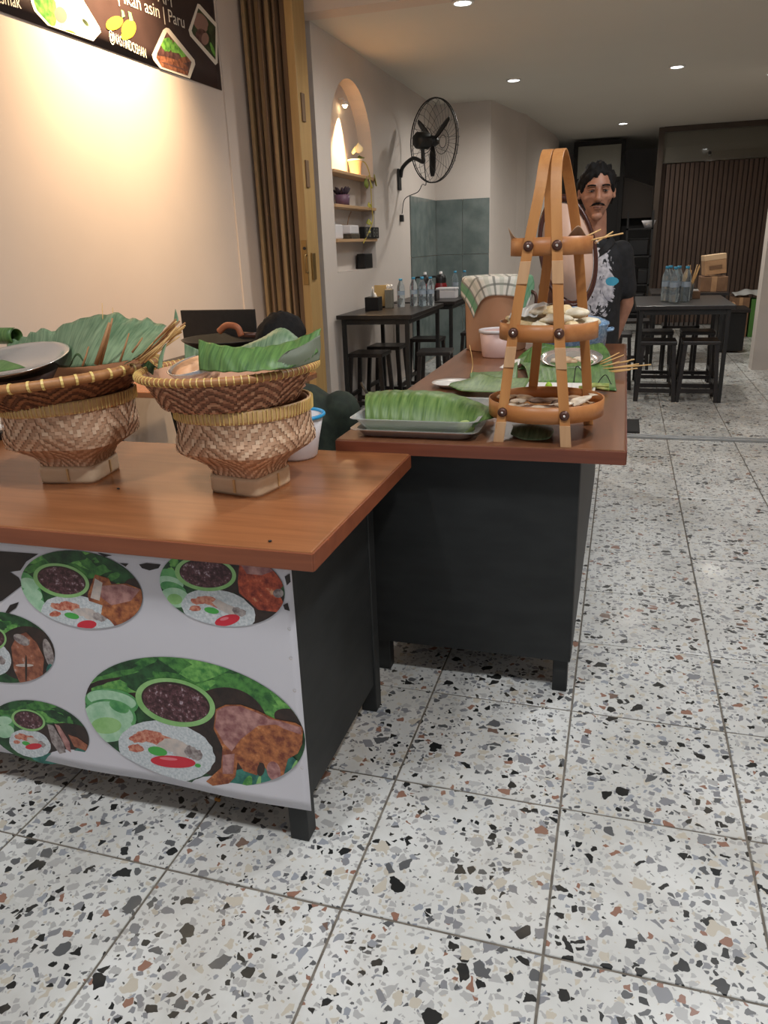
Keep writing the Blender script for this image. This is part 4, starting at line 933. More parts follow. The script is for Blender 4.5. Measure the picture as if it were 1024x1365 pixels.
# ================================================================== MIDDLE OF THE LONG COUNTER
Z2 = .7605
def plate(name, label, c, R, mt, tilt=0, h=.016, cat='plate'):
    Mx = Matrix.Translation(c) @ Matrix.Rotation(tilt, 4, 'X')
    return tag(G().lathe([(.001, 0), (R * .6, 0), (R * .78, h * .6), (R, h), (R, h + .002), (R * .77, h * .6 + .003), (R * .58, .003), (.001, .003)], 48, mtx=Mx).build(name, mt), label, cat)
plate('white_plate', 'white plate under the leaves near the tray', Vector((-.505, 1.60, Z2)), .075, M['white_ceramic'])
leaf('banana_leaf', [[PX(598, 514, 1.42), PX(628, 526, 1.40), PX(660, 524, 1.40), PX(700, 516, 1.44)], [PX(604, 510, 1.52), PX(634, 508, 1.52), PX(664, 512, 1.52), PX(704, 510, 1.55)], [PX(628, 506, 1.62), PX(640, 498, 1.64), PX(664, 503, 1.64), PX(706, 504, 1.66)]],
     M['leaf_lime'], 'bright green leaf folded over the white plate', nu=30, zmin=.782)
leaf('banana_leaf', [[PX(627, 505, 1.70), PX(655, 508, 1.70), PX(690, 506, 1.70)], [PX(628, 496, 1.80), PX(658, 500, 1.80), PX(690, 494, 1.80)], [PX(640, 498, 1.90), PX(664, 496, 1.92), PX(690, 482, 1.92)]], M['leaf'], 'green leaf lying behind the white plate', zmin=.765)
leaf('banana_leaf', [[PX(706, 512, 1.62), PX(760, 512, 1.62), PX(822, 526, 1.56)], [PX(700, 490, 1.90), PX(755, 486, 1.90), PX(818, 490, 1.88)], [PX(690, 478, 2.15), PX(750, 470, 2.15), PX(812, 470, 2.15)], [PX(718, 456, 2.22), PX(756, 462, 2.24), PX(803, 457, 2.24)]],
     M['leaf'], 'big banana leaf spread under the steel dish at the back of the counter', nu=40, zmin=.764)
leaf('banana_leaf', [[PX(690, 500, 1.98), PX(712, 492, 1.98), PX(732, 482, 2.0)], [PX(700, 478, 2.06), PX(712, 462, 2.08), PX(730, 478, 2.06)]], M['leaf'], 'pointed leaf standing up behind the left legs of the stand', zmin=.766)
plate('steel_dish', 'tarnished steel dish on the big banana leaf', Vector((-.112, 1.97, .785)), .118, M['steel'], math.radians(10), .03, 'dish')
for k, (dx, dy) in enumerate(((-.05, -.02), (.0, -.03), (.05, -.01), (-.02, .03), (.03, .03))):
    tag(G().ball((-.112 + dx, 1.97 + dy, .803), (.026, .02, .012), 14, 10, fn=lambda v: v * (1 + .25 * mnoise.noise(v * 70 + Vector((k, 0, 0))))).build('food_piece', fishm[k % 2]), 'grey food piece in the steel dish, the ' + ('leftmost', 'front centre', 'rightmost', 'back left', 'back right')[k] + ' one', 'food', 'food in the steel dish')
t = rect_tray('white enamel tray in front of the steel dish', -.27, -.02, 1.47, 1.60, Z2, .016, .010, M['white_ceramic'], .006)
tag(G().ball((-.155, 1.50, .785), (.012, .010, .016), 14, 10).build('lime', flat('lime_green', srgb(150, 190, 50), .4)), 'small lime green fruit in the white enamel tray', 'fruit')
# bundle of satay sticks pointing right off the counter
kk = 0
for (x0, y0, x1, y1, Y0, Y1) in ((790, 488, 826, 470, 1.93, 1.95), (792, 489, 832, 473, 1.92, 1.93), (792, 491, 846, 479, 1.90, 1.90), (794, 493, 868, 486, 1.87, 1.80), (796, 497, 850, 491, 1.84, 1.80), (794, 494, 852, 485, 1.88, 1.86), (800, 499, 840, 493, 1.83, 1.80), (792, 490, 838, 482, 1.92, 1.90), (796, 495, 846, 486, 1.86, 1.85), (796, 492, 826, 482, 1.9, 1.9)):
    a, b = PX(x0, y0, Y0), PX(x1, y1, Y1)
    tag(G().tube([a, b], [.0030, .0022], 6).build('satay_stick', M['stick']), 'thin bamboo satay stick in the sheaf pointing over the aisle, ' + ('topmost', 'second from the top', 'third from the top', 'the longest one', 'second lowest', 'just under the longest', 'lowest of all', 'short one near the top', 'short one in the middle', 'thin upper one')[kk], 'stick', 'satay sticks over the aisle'); kk += 1
# herb bundle tied with black bands
t = thing('vegetable_bundle', 'small yellow green bean bundle at the front right corner of the big leaf', 'vegetables', PX(795, 520, 1.55))
for k in range(6):
    a, b = PX(772, 520 + rnd(-3, 4), 1.56 + rnd(-.02, .02)), PX(812, 516 + rnd(-4, 5), 1.54 + rnd(-.02, .02)); a.z = max(a.z, .772); b.z = max(b.z, .772)
    G().tube([a, a.lerp(b, .5) + Vector((0, 0, .006)), b], [.004, .006, .004], 7).build('bean', noisy('bean_skin%d' % k, srgb(120, 140, 60), srgb(186, 184, 110), 40, .5), t)
for x, y, x2, y2, xm, ym in ((765, 510, 790, 518, 770, 488), (790, 522, 815, 512, 806, 500)):
    G().tube(spline([PX(x, y, 1.58), PX(xm, ym, 1.6), PX(x2, y2, 1.56)], 8), .0018, 6).build('black_band', M['black_pl'], t)
tag(G().sheet(patch([[PX(666, 490, 2.0), PX(680, 492, 2.0), PX(692, 486, 2.0)], [PX(676, 482, 2.08), PX(684, 480, 2.1), PX(694, 478, 2.08)]]), 8, 6).build('paper_napkin', M['paper'], None, solid=.001), 'crumpled white paper behind the left legs of the stand', 'napkin')
tag(G().tube(spline([PX(628, 500, 1.78), PX(630, 488, 1.80), PX(629, 475, 1.80), PX(626, 460, 1.82)], 6), .0016, 6).build('rubber_string', M['stick']), 'thin pale strand curving up from the leaf near the pink tub', 'string')

# ================================================================== POTS AT THE END OF THE LONG COUNTER
pc = Vector((-.508, 2.63, Z2))
t = thing('storage_pot', 'tall tan storage pot covered by a checked tea towel', 'pot', pc)
G().lathe([(.001, 0), (.136, 0), (.142, .006), (.150, .30), (.154, .305), (.154, .312), (.146, .312), (.138, .01), (.001, .008)], 56, pc).build('body', M['pot_tan'], t)
G().lathe([(.152, .312), (.154, .318), (.12, .328), (.001, .332)], 56, pc).build('lid', M['pot_tan'], t)
G().tube(spline([pc + Vector((.155, -.02, .27)), pc + Vector((.185, -.03, .25)), pc + Vector((.185, -.03, .20)), pc + Vector((.157, -.02, .18))], 6), .008, 8).build('handle', M['rivet'], t)
# towel: green and grey checks, draped over the lid
def towelmat():
    t_ = NT('checked_towel'); tc = t_.coord('UV'); sp = t_.n('ShaderNodeSeparateXYZ', None, Vector=tc)
    def stripes(s_, n, wd, ph=0):
        f = t_.math('FRACT', t_.math('MULTIPLY_ADD', s_, n, ph)); return t_.math('LESS_THAN', f, wd)
    base = srgb(222, 218, 206); c = base
    c = t_.mix(t_.math('MULTIPLY', stripes(sp.outputs[0], 7, .16), .75), c, srgb(112, 112, 104))
    c = t_.mix(t_.math('MULTIPLY', stripes(sp.outputs[1], 7, .16, .3), .75), c, srgb(112, 112, 104))
    c = t_.mix(t_.math('MULTIPLY', stripes(sp.outputs[0], 7, .3, .55), .35), c, srgb(150, 160, 140))
    e = t_.math('LESS_THAN', t_.math('ABSOLUTE', t_.math('SUBTRACT', sp.outputs[0], .10)), .045)
    c = t_.mix(t_.math('MULTIPLY', e, .85), c, srgb(84, 150, 106))
    e = t_.math('LESS_THAN', t_.math('ABSOLUTE', t_.math('SUBTRACT', sp.outputs[0], .86)), .09)
    c = t_.mix(t_.math('MULTIPLY', e, .85), c, srgb(84, 150, 106))
    wv = t_.n('ShaderNodeTexNoise', None, Vector=t_.coord('Object'), Scale=300)
    return t_.done(c, .9, 0, wv.outputs[0], .3, .001)
def uvsheet(fn, nu, nv, name, mt, parent=None, solid=0):
    o = G().sheet(fn, nu, nv).build(name, mt, parent, solid=solid); me = o.data; uv = me.uv_layers.new(name='UVMap')
    # vertices are laid out row by row
    for lp in me.loops:
        k = lp.vertex_index; uv.data[lp.index].uv = ((k % (nu + 1)) / nu, (k // (nu + 1)) / nv)
    return o
def towel(u, v):
    # flat cloth, u across, v front to back; falls over the round edge with folds
    W, D = .50, .48; x = (u - .5) * W; y = (v - .5) * D; r = math.hypot(x, y); a = math.atan2(y, x); R = .157
    x2 = x * math.cos(.25) - y * math.sin(.25); y2 = x * math.sin(.25) + y * math.cos(.25); a = math.atan2(y2, x2)
    fold = .5 + .5 * math.sin(a * 7 + 1.0)
    if r <= R - .015: z = .337 + .006 * mnoise.noise(Vector((x * 14, y * 14, 0))); rr = r
    else:
        s = r - (R - .015); rr = R - .015 + min(s, .022) * .9 + .012 * fold * min(1, s / .06); z = .337 - max(0, s - .014) * (.95 - .12 * fold)
    return pc + Vector((rr * math.cos(a), rr * math.sin(a), z))
o = uvsheet(towel, 56, 56, 'tea_towel', towelmat(), None, .002); tag(o, 'white tea towel with green and grey checks draped over the tan pot', 'towel')
# pink tub
c = Vector((-.455, 2.37, Z2)); t = thing('plastic_tub', 'pale pink plastic tub with a white rim in front of the tan pot', 'tub', c)
G().lathe([(.001, 0), (.070, 0), (.074, .005), (.086, .112), (.083, .112), (.070, .008), (.001, .006)], 44, c).build('body', M['pink_tub'], t)
G().lathe([(.083, .108), (.090, .108), (.091, .118), (.088, .121), (.082, .118)], 44, c, close=True).build('rim', M['white_pl'], t)
G().lathe([(.001, .096), (.082, .100)], 32, c).build('contents', noisy('red_relish', srgb(190, 130, 110), srgb(220, 170, 150), 30, .6), t)
# blue enamel pot
c = Vector((-.135, 2.50, Z2)); t = thing('enamel_pot', 'light blue enamel cooking pot with lid at the end of the long counter', 'pot', c)
G().lathe([(.001, 0), (.130, 0), (.138, .008), (.146, .12), (.150, .124), (.150, .13), (.142, .13), (.134, .012), (.001, .008)], 56, c).build('body', M['enamel'], t)
ld = G().lathe([(.152, .128), (.150, .136), (.115, .152), (.06, .163), (.001, .167)], 56, c).build('lid', M['enamel'], t)
G().tube(spline([c + Vector((-.03, -.02, .165)), c + Vector((-.028, -.02, .195)), c + Vector((.028, -.02, .195)), c + Vector((.03, -.02, .165))], 6), .006, 8).build('lid_handle', M['enamel'], ld)
for sg in (-1, 1):
    G().tube(spline([c + Vector((sg * .143, -.03, .10)), c + Vector((sg * .165, -.03, .105)), c + Vector((sg * .165, .03, .105)), c + Vector((sg * .143, .03, .10))], 6), .006, 8).build('side_handle', M['enamel'], t)
# oval platter with a dark brown rim, held upright by the man
PLC = pix(757, 336, Y=2.70); Mx = Matrix.Translation(PLC) @ Matrix.Rotation(math.radians(-13), 4, 'Y') @ Matrix.Rotation(math.radians(84), 4, 'X')
t = thing('oval_platter', 'tall oval platter with a dark brown rim held upright in front of the man', 'platter', PLC - Vector((0, 0, .25)))
G().lathe([(.001, -.004), (.90, -.004), (.90, .004), (.001, .004)], 56, mtx=Mx @ Matrix.Diagonal((.122, .243, 1, 1))).build('dish', noisy('pale_terracotta', srgb(206, 168, 146), srgb(222, 188, 168), 6, .35), t)
G().lathe([(.88, -.008), (1.0, -.006), (1.02, .006), (.98, .014), (.88, .008)], 56, mtx=Mx @ Matrix.Diagonal((.128, .253, 1, 1)), close=True).build('rim', flat('brown_glaze', srgb(70, 36, 28), .18), t)
# ================================================================== PEOPLE
def hand(g, wrist, d, up, side, r=.0078, curl=.5, L=.075):
    "palm, four bent fingers and a thumb, added to the body volume; d = hand direction, up = back of hand, side = thumb side"
    d, up, side = d.normalized(), up.normalized(), side.normalized()
    pm = wrist + d * .085
    for k in range(-1, 2): g.cap(wrist + side * .012 * k, pm + side * .021 * k, .016, .013)
    for k, ln in enumerate((.9, 1.0, .95, .78)):
        b = pm + side * (.030 - .020 * k); m1 = b + (d - up * curl * .5) * L * .45 * ln; m2 = m1 + (d - up * curl * 1.4).normalized() * L * .36 * ln; m3 = m2 + (d * .6 - up * curl * 2.2).normalized() * L * .26 * ln
        g.cap(b, m1, r * 1.1, r); g.cap(m1, m2, r, r * .95); g.cap(m2, m3, r * .95, r * .8)
    a = wrist + d * .03 + side * .022; b = a + (d * .6 + side * .75).normalized() * .035; c = b + (d * .9 + side * .25 - up * .3).normalized() * .032
    g.cap(a, b, .012, .0105); g.cap(b, c, .0105, .008)
def head_vol(g, c, Mx, s=1.0):
    "skull with jaw, cheekbones, brow, nose, lips, ears; face looks along local -Y"
    def shape(v):
        x, y, z = v.x, v.y, v.z
        k = 1.0
        if z < -.01: k = lerp(1, .62, min(1, (-.01 - z) / .10)); y = y * lerp(1, .86, min(1, (-.01 - z) / .10)) - .010 * min(1, (-.01 - z) / .08)
        if z > .05: k *= .96
        x *= k
        if y < -.03 and abs(z - .012) < .022 and .012 < abs(x) < .052: y += .011 * math.cos((z - .012) / .022 * 1.57)
        if y < -.04 and z > .03 and z < .05: y -= .003
        if y < -.02 and abs(z + .012) < .02 and abs(x) > .04: x *= 1.05
        if y < -.02 and -.06 < z < -.02 and abs(x) > .03: x *= .95
        return Vector((x, y, z)) * s
    Mr = Mx.to_3x3().to_4x4()
    g.ball(c, (.072, .093, .118), 48, 36, mtx=Mr, fn=shape)
    P = lambda x, y, z: c + Mr @ (Vector((x, y, z)) * s)
    g.cap(P(0, -.092, .016), P(0, -.112, -.020), .0085 * s, .0135 * s)
    for q in (-1, 1):
        g.ball(P(q * .011, -.103, -.024), .0085 * s, 12, 8)
        g.cap(P(q * .006, -.094, -.051), P(q * .022, -.088, -.050), .0055 * s, .004 * s)
        g.cap(P(q * .006, -.092, -.060), P(q * .019, -.087, -.058), .006 * s, .004 * s)
        g.cap(P(q * .018, -.086, .034), P(q * .046, -.074, .034), .009 * s, .008 * s)
        g.ball(P(q * .044, -.052, -.014), (.022 * s, .020 * s, .020 * s), 14, 10)
        for zz, rr in ((.018, .016), (.004, .014), (-.014, .011)): g.ball(P(q * (.076 + .003), .012 + (zz - .004) * .2, zz), (.0075 * s, .013 * s, rr * s), 12, 8)
    g.ball(P(0, -.068, -.094), (.026 * s, .022 * s, .019 * s), 14, 10)
    return P
def loft(g, rings, n=28):
    "rings: (centre, half width, half depth)"
    vs = []
    for c, a, b in rings:
        for k in range(n):
            th = 2 * math.pi * k / n; vs.append(Vector(c) + Vector((a * math.copysign(abs(math.cos(th)) ** .85, math.cos(th)), b * math.copysign(abs(math.sin(th)) ** .85, math.sin(th)), 0)))
    N = len(rings)
    g.add(vs, [(i * n + k, i * n + (k + 1) % n, (i + 1) * n + (k + 1) % n, (i + 1) * n + k) for i in range(N - 1) for k in range(n)] + [tuple(range(n - 1, -1, -1)), tuple((N - 1) * n + k for k in range(n))], 0, True)
def hair_cap(c, Mx, P, s, line, name, parent, nz=.006, back=True):
    Mr = Mx.to_3x3().to_4x4()
    def fn(v):
        x, y, z = v.x, v.y, v.z
        hl = line(x, y)
        d = Vector((x, y, z)).normalized(); f = 1.01 + nz / .1 * abs(mnoise.noise(Vector((x * 38, y * 38, z * 26)))) * 1.4 + .5 * nz / .1 * abs(mnoise.noise(Vector((x * 120, y * 120, z * 60))))
        if z < hl: f = lerp(f, .80, min(1, (hl - z) / .012))
        return Vector((x, y, z)) * f * s
    g = G(); g.ball(c + Mr @ Vector((0, .008, .012)), (.081, .101, .113), 56, 44, mtx=Mr, fn=fn)
    return g.build(name, M['hair'], parent)

# ---- the man behind the counter
mc = Vector((-.088, 2.99, 0)); man = thing('person', 'dark-haired man with moustache in black printed shirt standing behind the long counter', 'person', (mc.x, mc.y + .03, 0))
hc = mc + Vector((.002, -.02, 1.449)); HM = Matrix.Rotation(math.radians(7), 4, 'Z') @ Matrix.Rotation(math.radians(4), 4, 'X')
g = G(); PH = head_vol(g, hc, HM, 1.04)
g.cap(mc + Vector((0, .012, 1.36)), mc + Vector((0, .03, 1.22)), .052, .060)
loft(g, [(mc + Vector((0, .03, .68)), .135, .088), (mc + Vector((0, .03, .85)), .125, .085), (mc + Vector((0, .03, 1.05)), .138, .09), (mc + Vector((0, .03, 1.16)), .135, .08), (mc + Vector((0, .03, 1.225)), .08, .06)])
for q in (-1, 1):
    sh = mc + Vector((q * .138, .03, 1.175)); el = mc + Vector((q * .172, .075, .93)); wr = mc + Vector((q * .120, .125, .735))
    if q < 0: el = mc + Vector((-.190, .02, .925)); wr = Vector((-.305, 2.79, 1.035))
    g.cap(sh, el, .046, .037); g.cap(el, wr, .037, .025)
    if q > 0: hand(g, wr, Vector((-.25, .08, -1)), Vector((.3, 1, 0)), Vector((-1, .2, .1)))
    else: hand(g, wr, Vector((.75, -.62, .12)), Vector((-.55, -.75, 0)), Vector((.1, 0, 1)), curl=.75)
body = g.build('body', M['skin'], man, remesh=.004, smooth=5)
hair_cap(hc, HM, PH, 1.04, lambda x, y: (.066 + .010 * math.sin(x * 55 + .6) + .006 * math.sin(x * 190) - 2.2 * max(0, abs(x) - .042) if y < -.035 else (.062 - (y + .035) * 1.9 if y < .02 else -.055)), 'hair', man, .016)
R3 = HM.to_3x3().to_4x4()
for q in (-1, 1):
    e = G().ball(PH(q * .031, -.0785, .0125), (.0130, .007, .0046), 14, 8, mtx=R3).build('eye', M['eye'], man)
    G().ball(PH(q * .031 + .001, -.0855, .012), (.0052, .003, .0044), 12, 8, mtx=R3).build('iris', M['iris'], e)
    g = G(); g.tube(spline([PH(q * .014, -.094, .034), PH(q * .030, -.094, .037), PH(q * .050, -.080, .034)], 6), [.004] * 12 + [.0015], 6); g.build('eyebrow', M['hair'], man)
    g = G(); g.tube(spline([PH(q * .016, -.089, .020), PH(q * .031, -.0885, .0225), PH(q * .047, -.078, .018)], 6), .0026, 6); g.build('eyelid', M['skin'], man)
g = G(); g.tube(spline([PH(-.034, -.083, -.052), PH(-.018, -.098, -.0425), PH(0, -.102, -.040), PH(.018, -.098, -.0425), PH(.034, -.083, -.052)], 6), [.0015] * 3 + [.0042] * 19 + [.0015] * 3, 8); g.build('moustache', M['hair'], man)
g = G(); g.tube(spline([PH(-.02, -.0905, -.0565), PH(0, -.0965, -.055), PH(.02, -.0905, -.0565)], 6), .0028, 6); g.build('mouth', M['lips'], man)
# shirt
def shirtmat():
    t_ = NT('black_printed_shirt'); v = t_.coord('Object'); sp = t_.n('ShaderNodeSeparateXYZ', None, Vector=v)
    n1 = t_.n('ShaderNodeTexNoise', None, Vector=t_.coord('Object', (1, 0, 1)), Scale=13, Detail=7, Roughness=.68, Distortion=1.6)
    dx = t_.math('MULTIPLY', t_.math('SUBTRACT', sp.outputs[0], mc.x - .005), 8.0); dz = t_.math('MULTIPLY', t_.math('SUBTRACT', sp.outputs[2], .99), 4.6)
    rr = t_.math('SQRT', t_.math('ADD', t_.math('MULTIPLY', dx, dx), t_.math('MULTIPLY', dz, dz)))
    fr = t_.math('LESS_THAN', sp.outputs[1], mc.y + .02)
    up_ = t_.math('MULTIPLY', t_.math('SUBTRACT', sp.outputs[2], .90), .55)
    lev = t_.math('ADD', t_.math('SUBTRACT', n1.outputs[0], t_.math('MULTIPLY', t_.math('MAXIMUM', t_.math('SUBTRACT', rr, .75), 0), .8)), up_)
    f = t_.math('MULTIPLY', t_.ramp(lev, [(.46, (0, 0, 0)), (.49, (1, 1, 1))]), fr)
    n2 = t_.n('ShaderNodeTexNoise', None, Vector=v, Scale=40, Detail=4)
    wht = t_.ramp(n2.outputs[0], [(.35, srgb(150, 148, 156)), (.6, srgb(206, 204, 208))])
    c = t_.mix(f, t_.ramp(n2.outputs[0], [(.4, srgb(14, 14, 16)), (.7, srgb(26, 26, 30))]), wht)
    bx = t_.math('MULTIPLY', t_.math('SUBTRACT', sp.outputs[0], mc.x + .098), 32); bz = t_.math('MULTIPLY', t_.math('SUBTRACT', sp.outputs[2], 1.045), 46)
    br = t_.math('ADD', t_.math('MULTIPLY', bx, bx), t_.math('MULTIPLY', bz, bz))
    c = t_.mix(t_.math('MULTIPLY', t_.math('LESS_THAN', t_.math('ADD', br, t_.math('MULTIPLY', n2.outputs[0], .6)), 1.25), fr), c, srgb(64, 150, 178))
    return t_.done(c, .8, 0, n1.outputs[0], .1, .004)
g = G()
loft(g, [(mc + Vector((0, .03, .62)), .152, .106), (mc + Vector((0, .03, .75)), .148, .104), (mc + Vector((0, .03, .95)), .144, .102), (mc + Vector((0, .028, 1.08)), .150, .104), (mc + Vector((0, .03, 1.165)), .148, .094), (mc + Vector((0, .03, 1.215)), .110, .078), (mc + Vector((0, .03, 1.243)), .075, .070)])
for q in (-1, 1): g.cap(mc + Vector((q * .130, .03, 1.175)), mc + Vector((q * .163, .062, 1.00)), .060, .056)
shirt = g.build('shirt', shirtmat(), man, remesh=.007, smooth=4)
g = G()
for q in (-1, 1):
    g.sheet(patch([[mc + Vector((q * .008, -.052, 1.175)), mc + Vector((q * .05, -.05, 1.215)), mc + Vector((q * .078, .01, 1.262)), mc + Vector((q * .03, .09, 1.275))], [mc + Vector((q * .02, -.064, 1.15)), mc + Vector((q * .078, -.052, 1.195)), mc + Vector((q * .098, .01, 1.232)), mc + Vector((q * .04, .112, 1.245))]]), 14, 6)
g.build('collar', flat('collar_black', srgb(18, 18, 20), .8), man, solid=.003)
g = G(); g.sheet(patch([[mc + Vector((-.035, -.066, 1.17)), mc + Vector((0, -.072, 1.17)), mc + Vector((.035, -.066, 1.17))], [mc + Vector((-.026, -.068, 1.19)), mc + Vector((0, -.070, 1.2)), mc + Vector((.026, -.068, 1.19))]]), 4, 4)
# small red and white flag patch on his right sleeve
px = mc.x - .215
pt = G().box(px - .004, px + .030, 2.964, 2.9665, 1.055, 1.075, 0).box(px - .004, px + .030, 2.964, 2.9665, 1.075, 1.092, 1).build('sleeve_patch', [flat('patch_white', srgb(226, 226, 226), .7), flat('patch_red', srgb(200, 36, 36), .7)], man)
pt.matrix_parent_inverse = pt.matrix_parent_inverse @ Matrix.Translation((0, .005, 0))
# trousers and shoes
g = G(); loft(g, [(mc + Vector((0, .03, .60)), .140, .098), (mc + Vector((0, .03, .72)), .138, .094)])
for q in (-1, 1): g.cap(mc + Vector((q * .07, .03, .64)), mc + Vector((q * .085 - .05, .06, .38)), .078, .060); g.cap(mc + Vector((q * .085 - .05, .06, .38)), mc + Vector((q * .08 - .10, .12, .10)), .060, .048)
g.build('trousers', M['trouser'], man, remesh=.01, smooth=3)
for q in (-1, 1):
    g = G(); g.ball(mc + Vector((q * .08 - .10, .07, .036)), (.045, .125, .036), 20, 12, fn=lambda v: Vector((v.x, v.y, max(v.z, -.034)))); g.build('shoe', M['black_pl'], man)

# ---- the person sitting behind the front counter, seen from the back
pc2 = Vector((-.975, 1.27, 0)); p2 = thing('person', 'person in a dark green shirt sitting low behind the counter, back turned', 'person', (pc2.x, pc2.y, .0))
hc2 = Vector((-1.02, 1.29, .928)); HM2 = Matrix.Rotation(math.radians(170), 4, 'Z') @ Matrix.Rotation(math.radians(14), 4, 'X')
g = G(); PH2 = head_vol(g, hc2, HM2, 1.0)
g.cap(Vector((-1.01, 1.275, .86)), Vector((-.985, 1.25, .78)), .05, .06)
loft(g, [(pc2 + Vector((0, .02, .27)), .15, .11), (pc2 + Vector((0, .0, .45)), .13, .09), (pc2 + Vector((0, -.01, .62)), .14, .09), (pc2 + Vector((0, -.01, .74)), .15, .08), (pc2 + Vector((-.01, -.01, .80)), .09, .06)])
for q in (-1, 1):
    sh = pc2 + Vector((q * .165, -.005, .745)); el = pc2 + Vector((q * .20, .08, .49)); wr = pc2 + Vector((q * .13, .27, .48))
    g.cap(sh, el, .048, .038); g.cap(el, wr, .038, .026); hand(g, wr, Vector((-q * .2, 1, -.05)), Vector((0, 0, 1)), Vector((-q, 0, 0)))
g.build('body', M['skin'], p2, remesh=.006, smooth=3)
hair_cap(hc2, HM2, PH2, 1.0, lambda x, y: (.055 if y < -.03 else (.055 - (y + .03) * 1.6 if y < .04 else -.075)), 'hair', p2, .006)
R32 = HM2.to_3x3().to_4x4()
for q in (-1, 1):
    e = G().ball(PH2(q * .031, -.0785, .0125), (.0135, .008, .0065), 14, 8, mtx=R32).build('eye', M['eye'], p2)
    G().ball(PH2(q * .031, -.0855, .012), (.005, .003, .005), 12, 8, mtx=R32).build('iris', M['iris'], e)
g = G()
loft(g, [(pc2 + Vector((0, .02, .27)), .172, .128), (pc2 + Vector((0, .0, .40)), .155, .112), (pc2 + Vector((0, -.005, .60)), .165, .108), (pc2 + Vector((0, -.005, .72)), .178, .098), (pc2 + Vector((-.01, -.005, .785)), .125, .078), (pc2 + Vector((-.012, -.0, .815)), .075, .066)])
for q in (-1, 1): g.cap(pc2 + Vector((q * .16, -.005, .74)), pc2 + Vector((q * .198, .055, .55)), .064, .060)
g.build('shirt', M['green_shirt'], p2, remesh=.009, smooth=4)
g = G(); loft(g, [(pc2 + Vector((0, .03, .265)), .16, .13), (pc2 + Vector((0, .03, .36)), .155, .12)])
for q in (-1, 1): g.cap(pc2 + Vector((q * .09, .05, .35)), pc2 + Vector((q * .12, .42, .37)), .08, .065); g.cap(pc2 + Vector((q * .12, .42, .37)), pc2 + Vector((q * .12, .40, .10)), .063, .048)
g.build('trousers', M['trouser'], p2, remesh=.011, smooth=3)
for q in (-1, 1):
    g = G(); g.ball(pc2 + Vector((q * .12, .47, .036)), (.045, .125, .036), 20, 12, fn=lambda v: Vector((v.x, v.y, max(v.z, -.034)))); g.build('shoe', M['black_pl'], p2)
t = thing('low_stool', 'low stool under the seated person behind the counter', 'stool', (pc2.x, pc2.y, 0))
G().box(pc2.x - .15, pc2.x + .15, pc2.y - .13, pc2.y + .15, .225, .255).build('seat', M['black_wood'], t, bevel=.006)
for x in (-.13, .10):
    for y in (-.11, .11): G().box(pc2.x + x, pc2.x + x + .03, pc2.y + y, pc2.y + y + .03, 0, .225).build('leg', M['black_wood'], t, bevel=.003)
# ================================================================== DINING ROOM FURNITURE
def table(label, x0, x1, y0, y1, h, grp='black dining tables'):
    t = thing('dining_table', label, 'table', ((x0 + x1) / 2, (y0 + y1) / 2, 0), grp)
    G().box(x0, x1, y0, y1, h - .03, h).build('table_top', M['black_wood'], t, bevel=.004)
    for x in (x0 + .03, x1 - .06):
        for y in (y0 + .03, y1 - .06): G().box(x, x + .03, y, y + .03, 0, h - .03).build('leg', M['black_metal'], t, bevel=.002)
    for y in (y0 + .035, y1 - .055): G().box(x0 + .06, x1 - .06, y, y + .02, h - .07, h - .03).build('apron', M['black_metal'], t)
    for x in (x0 + .035, x1 - .055): G().box(x, x + .02, y0 + .06, y1 - .06, h - .07, h - .03).build('apron', M['black_metal'], t)
    return t
def stool(label, cx, cy, w, d, h=.47, grp='black stools', rz=0):
    t = thing('stool', label, 'stool', (cx, cy, 0), grp)
    G().box(cx - w / 2, cx + w / 2, cy - d / 2, cy + d / 2, h - .028, h).build('seat', M['black_wood'], t, bevel=.005)
    for sx in (-1, 1):
        for sy in (-1, 1): G().bar((cx + sx * (w / 2 + .006), cy + sy * (d / 2 + .0), 0), (cx + sx * (w / 2 - .022), cy + sy * (d / 2 - .022), h - .028), .03, .03).build('leg', M['black_wood'], t, bevel=.002)
    for sy in (-1, 1): G().box(cx - w / 2 + .01, cx + w / 2 - .01, cy + sy * (d / 2 - .01) - .01, cy + sy * (d / 2 - .01) + .01, .07, .10).build('stretcher', M['black_wood'], t)
    for sx in (-1, 1): G().box(cx + sx * (w / 2 - .008) - .01, cx + sx * (w / 2 - .008) + .01, cy - d / 2 + .02, cy + d / 2 - .02, .13, .16).build('stretcher', M['black_wood'], t)
    if rz: t.rotation_euler = (0, 0, rz)
    return t
table('black dining table nearest the folding gate, set with water bottles', -1.945, -1.37, 4.28, 5.34, .775)
table('black dining table in front of the grey-green tiled corner', -1.94, -1.35, 5.70, 6.55, .76)
stool('black stool at the near left corner of the gate-side table', -1.80, 4.60, .28, .26)
stool('black stool under the far end of the gate-side table', -1.78, 5.02, .28, .26)
stool('black stool on the aisle side of the gate-side table', -1.30, 4.72, .26, .26, rz=.1)
stool('black stool between the two tables on the left', -1.56, 5.52, .28, .24)
stool('black stool beside the table in front of the tiled corner', -1.20, 6.0, .27, .27)
stool('black stool beside the tiled corner, farthest on the left', -1.22, 6.45, .27, .27)
table('black dining table on the right with bottles and straws', .17, .88, 5.20, 6.25, .74)
table('black dining table farther back on the right with cardboard boxes', .34, 1.06, 7.15, 7.95, .70)
stool('black stool in front of the right table, left of two', .36, 5.36, .27, .26)
stool('black stool in front of the right table, right of two', .67, 5.37, .27, .26)
stool('black stool behind the right table, left of two', .37, 6.02, .27, .26)
stool('black stool behind the right table, right of two', .70, 6.02, .27, .26)
stool('black stool left of the right-hand table', .03, 5.85, .27, .27)
stool('black stool before the far right table', .20, 6.95, .27, .27)
stool('black stool by the aisle behind the man', -.30, 7.0, .28, .28, rz=.2)
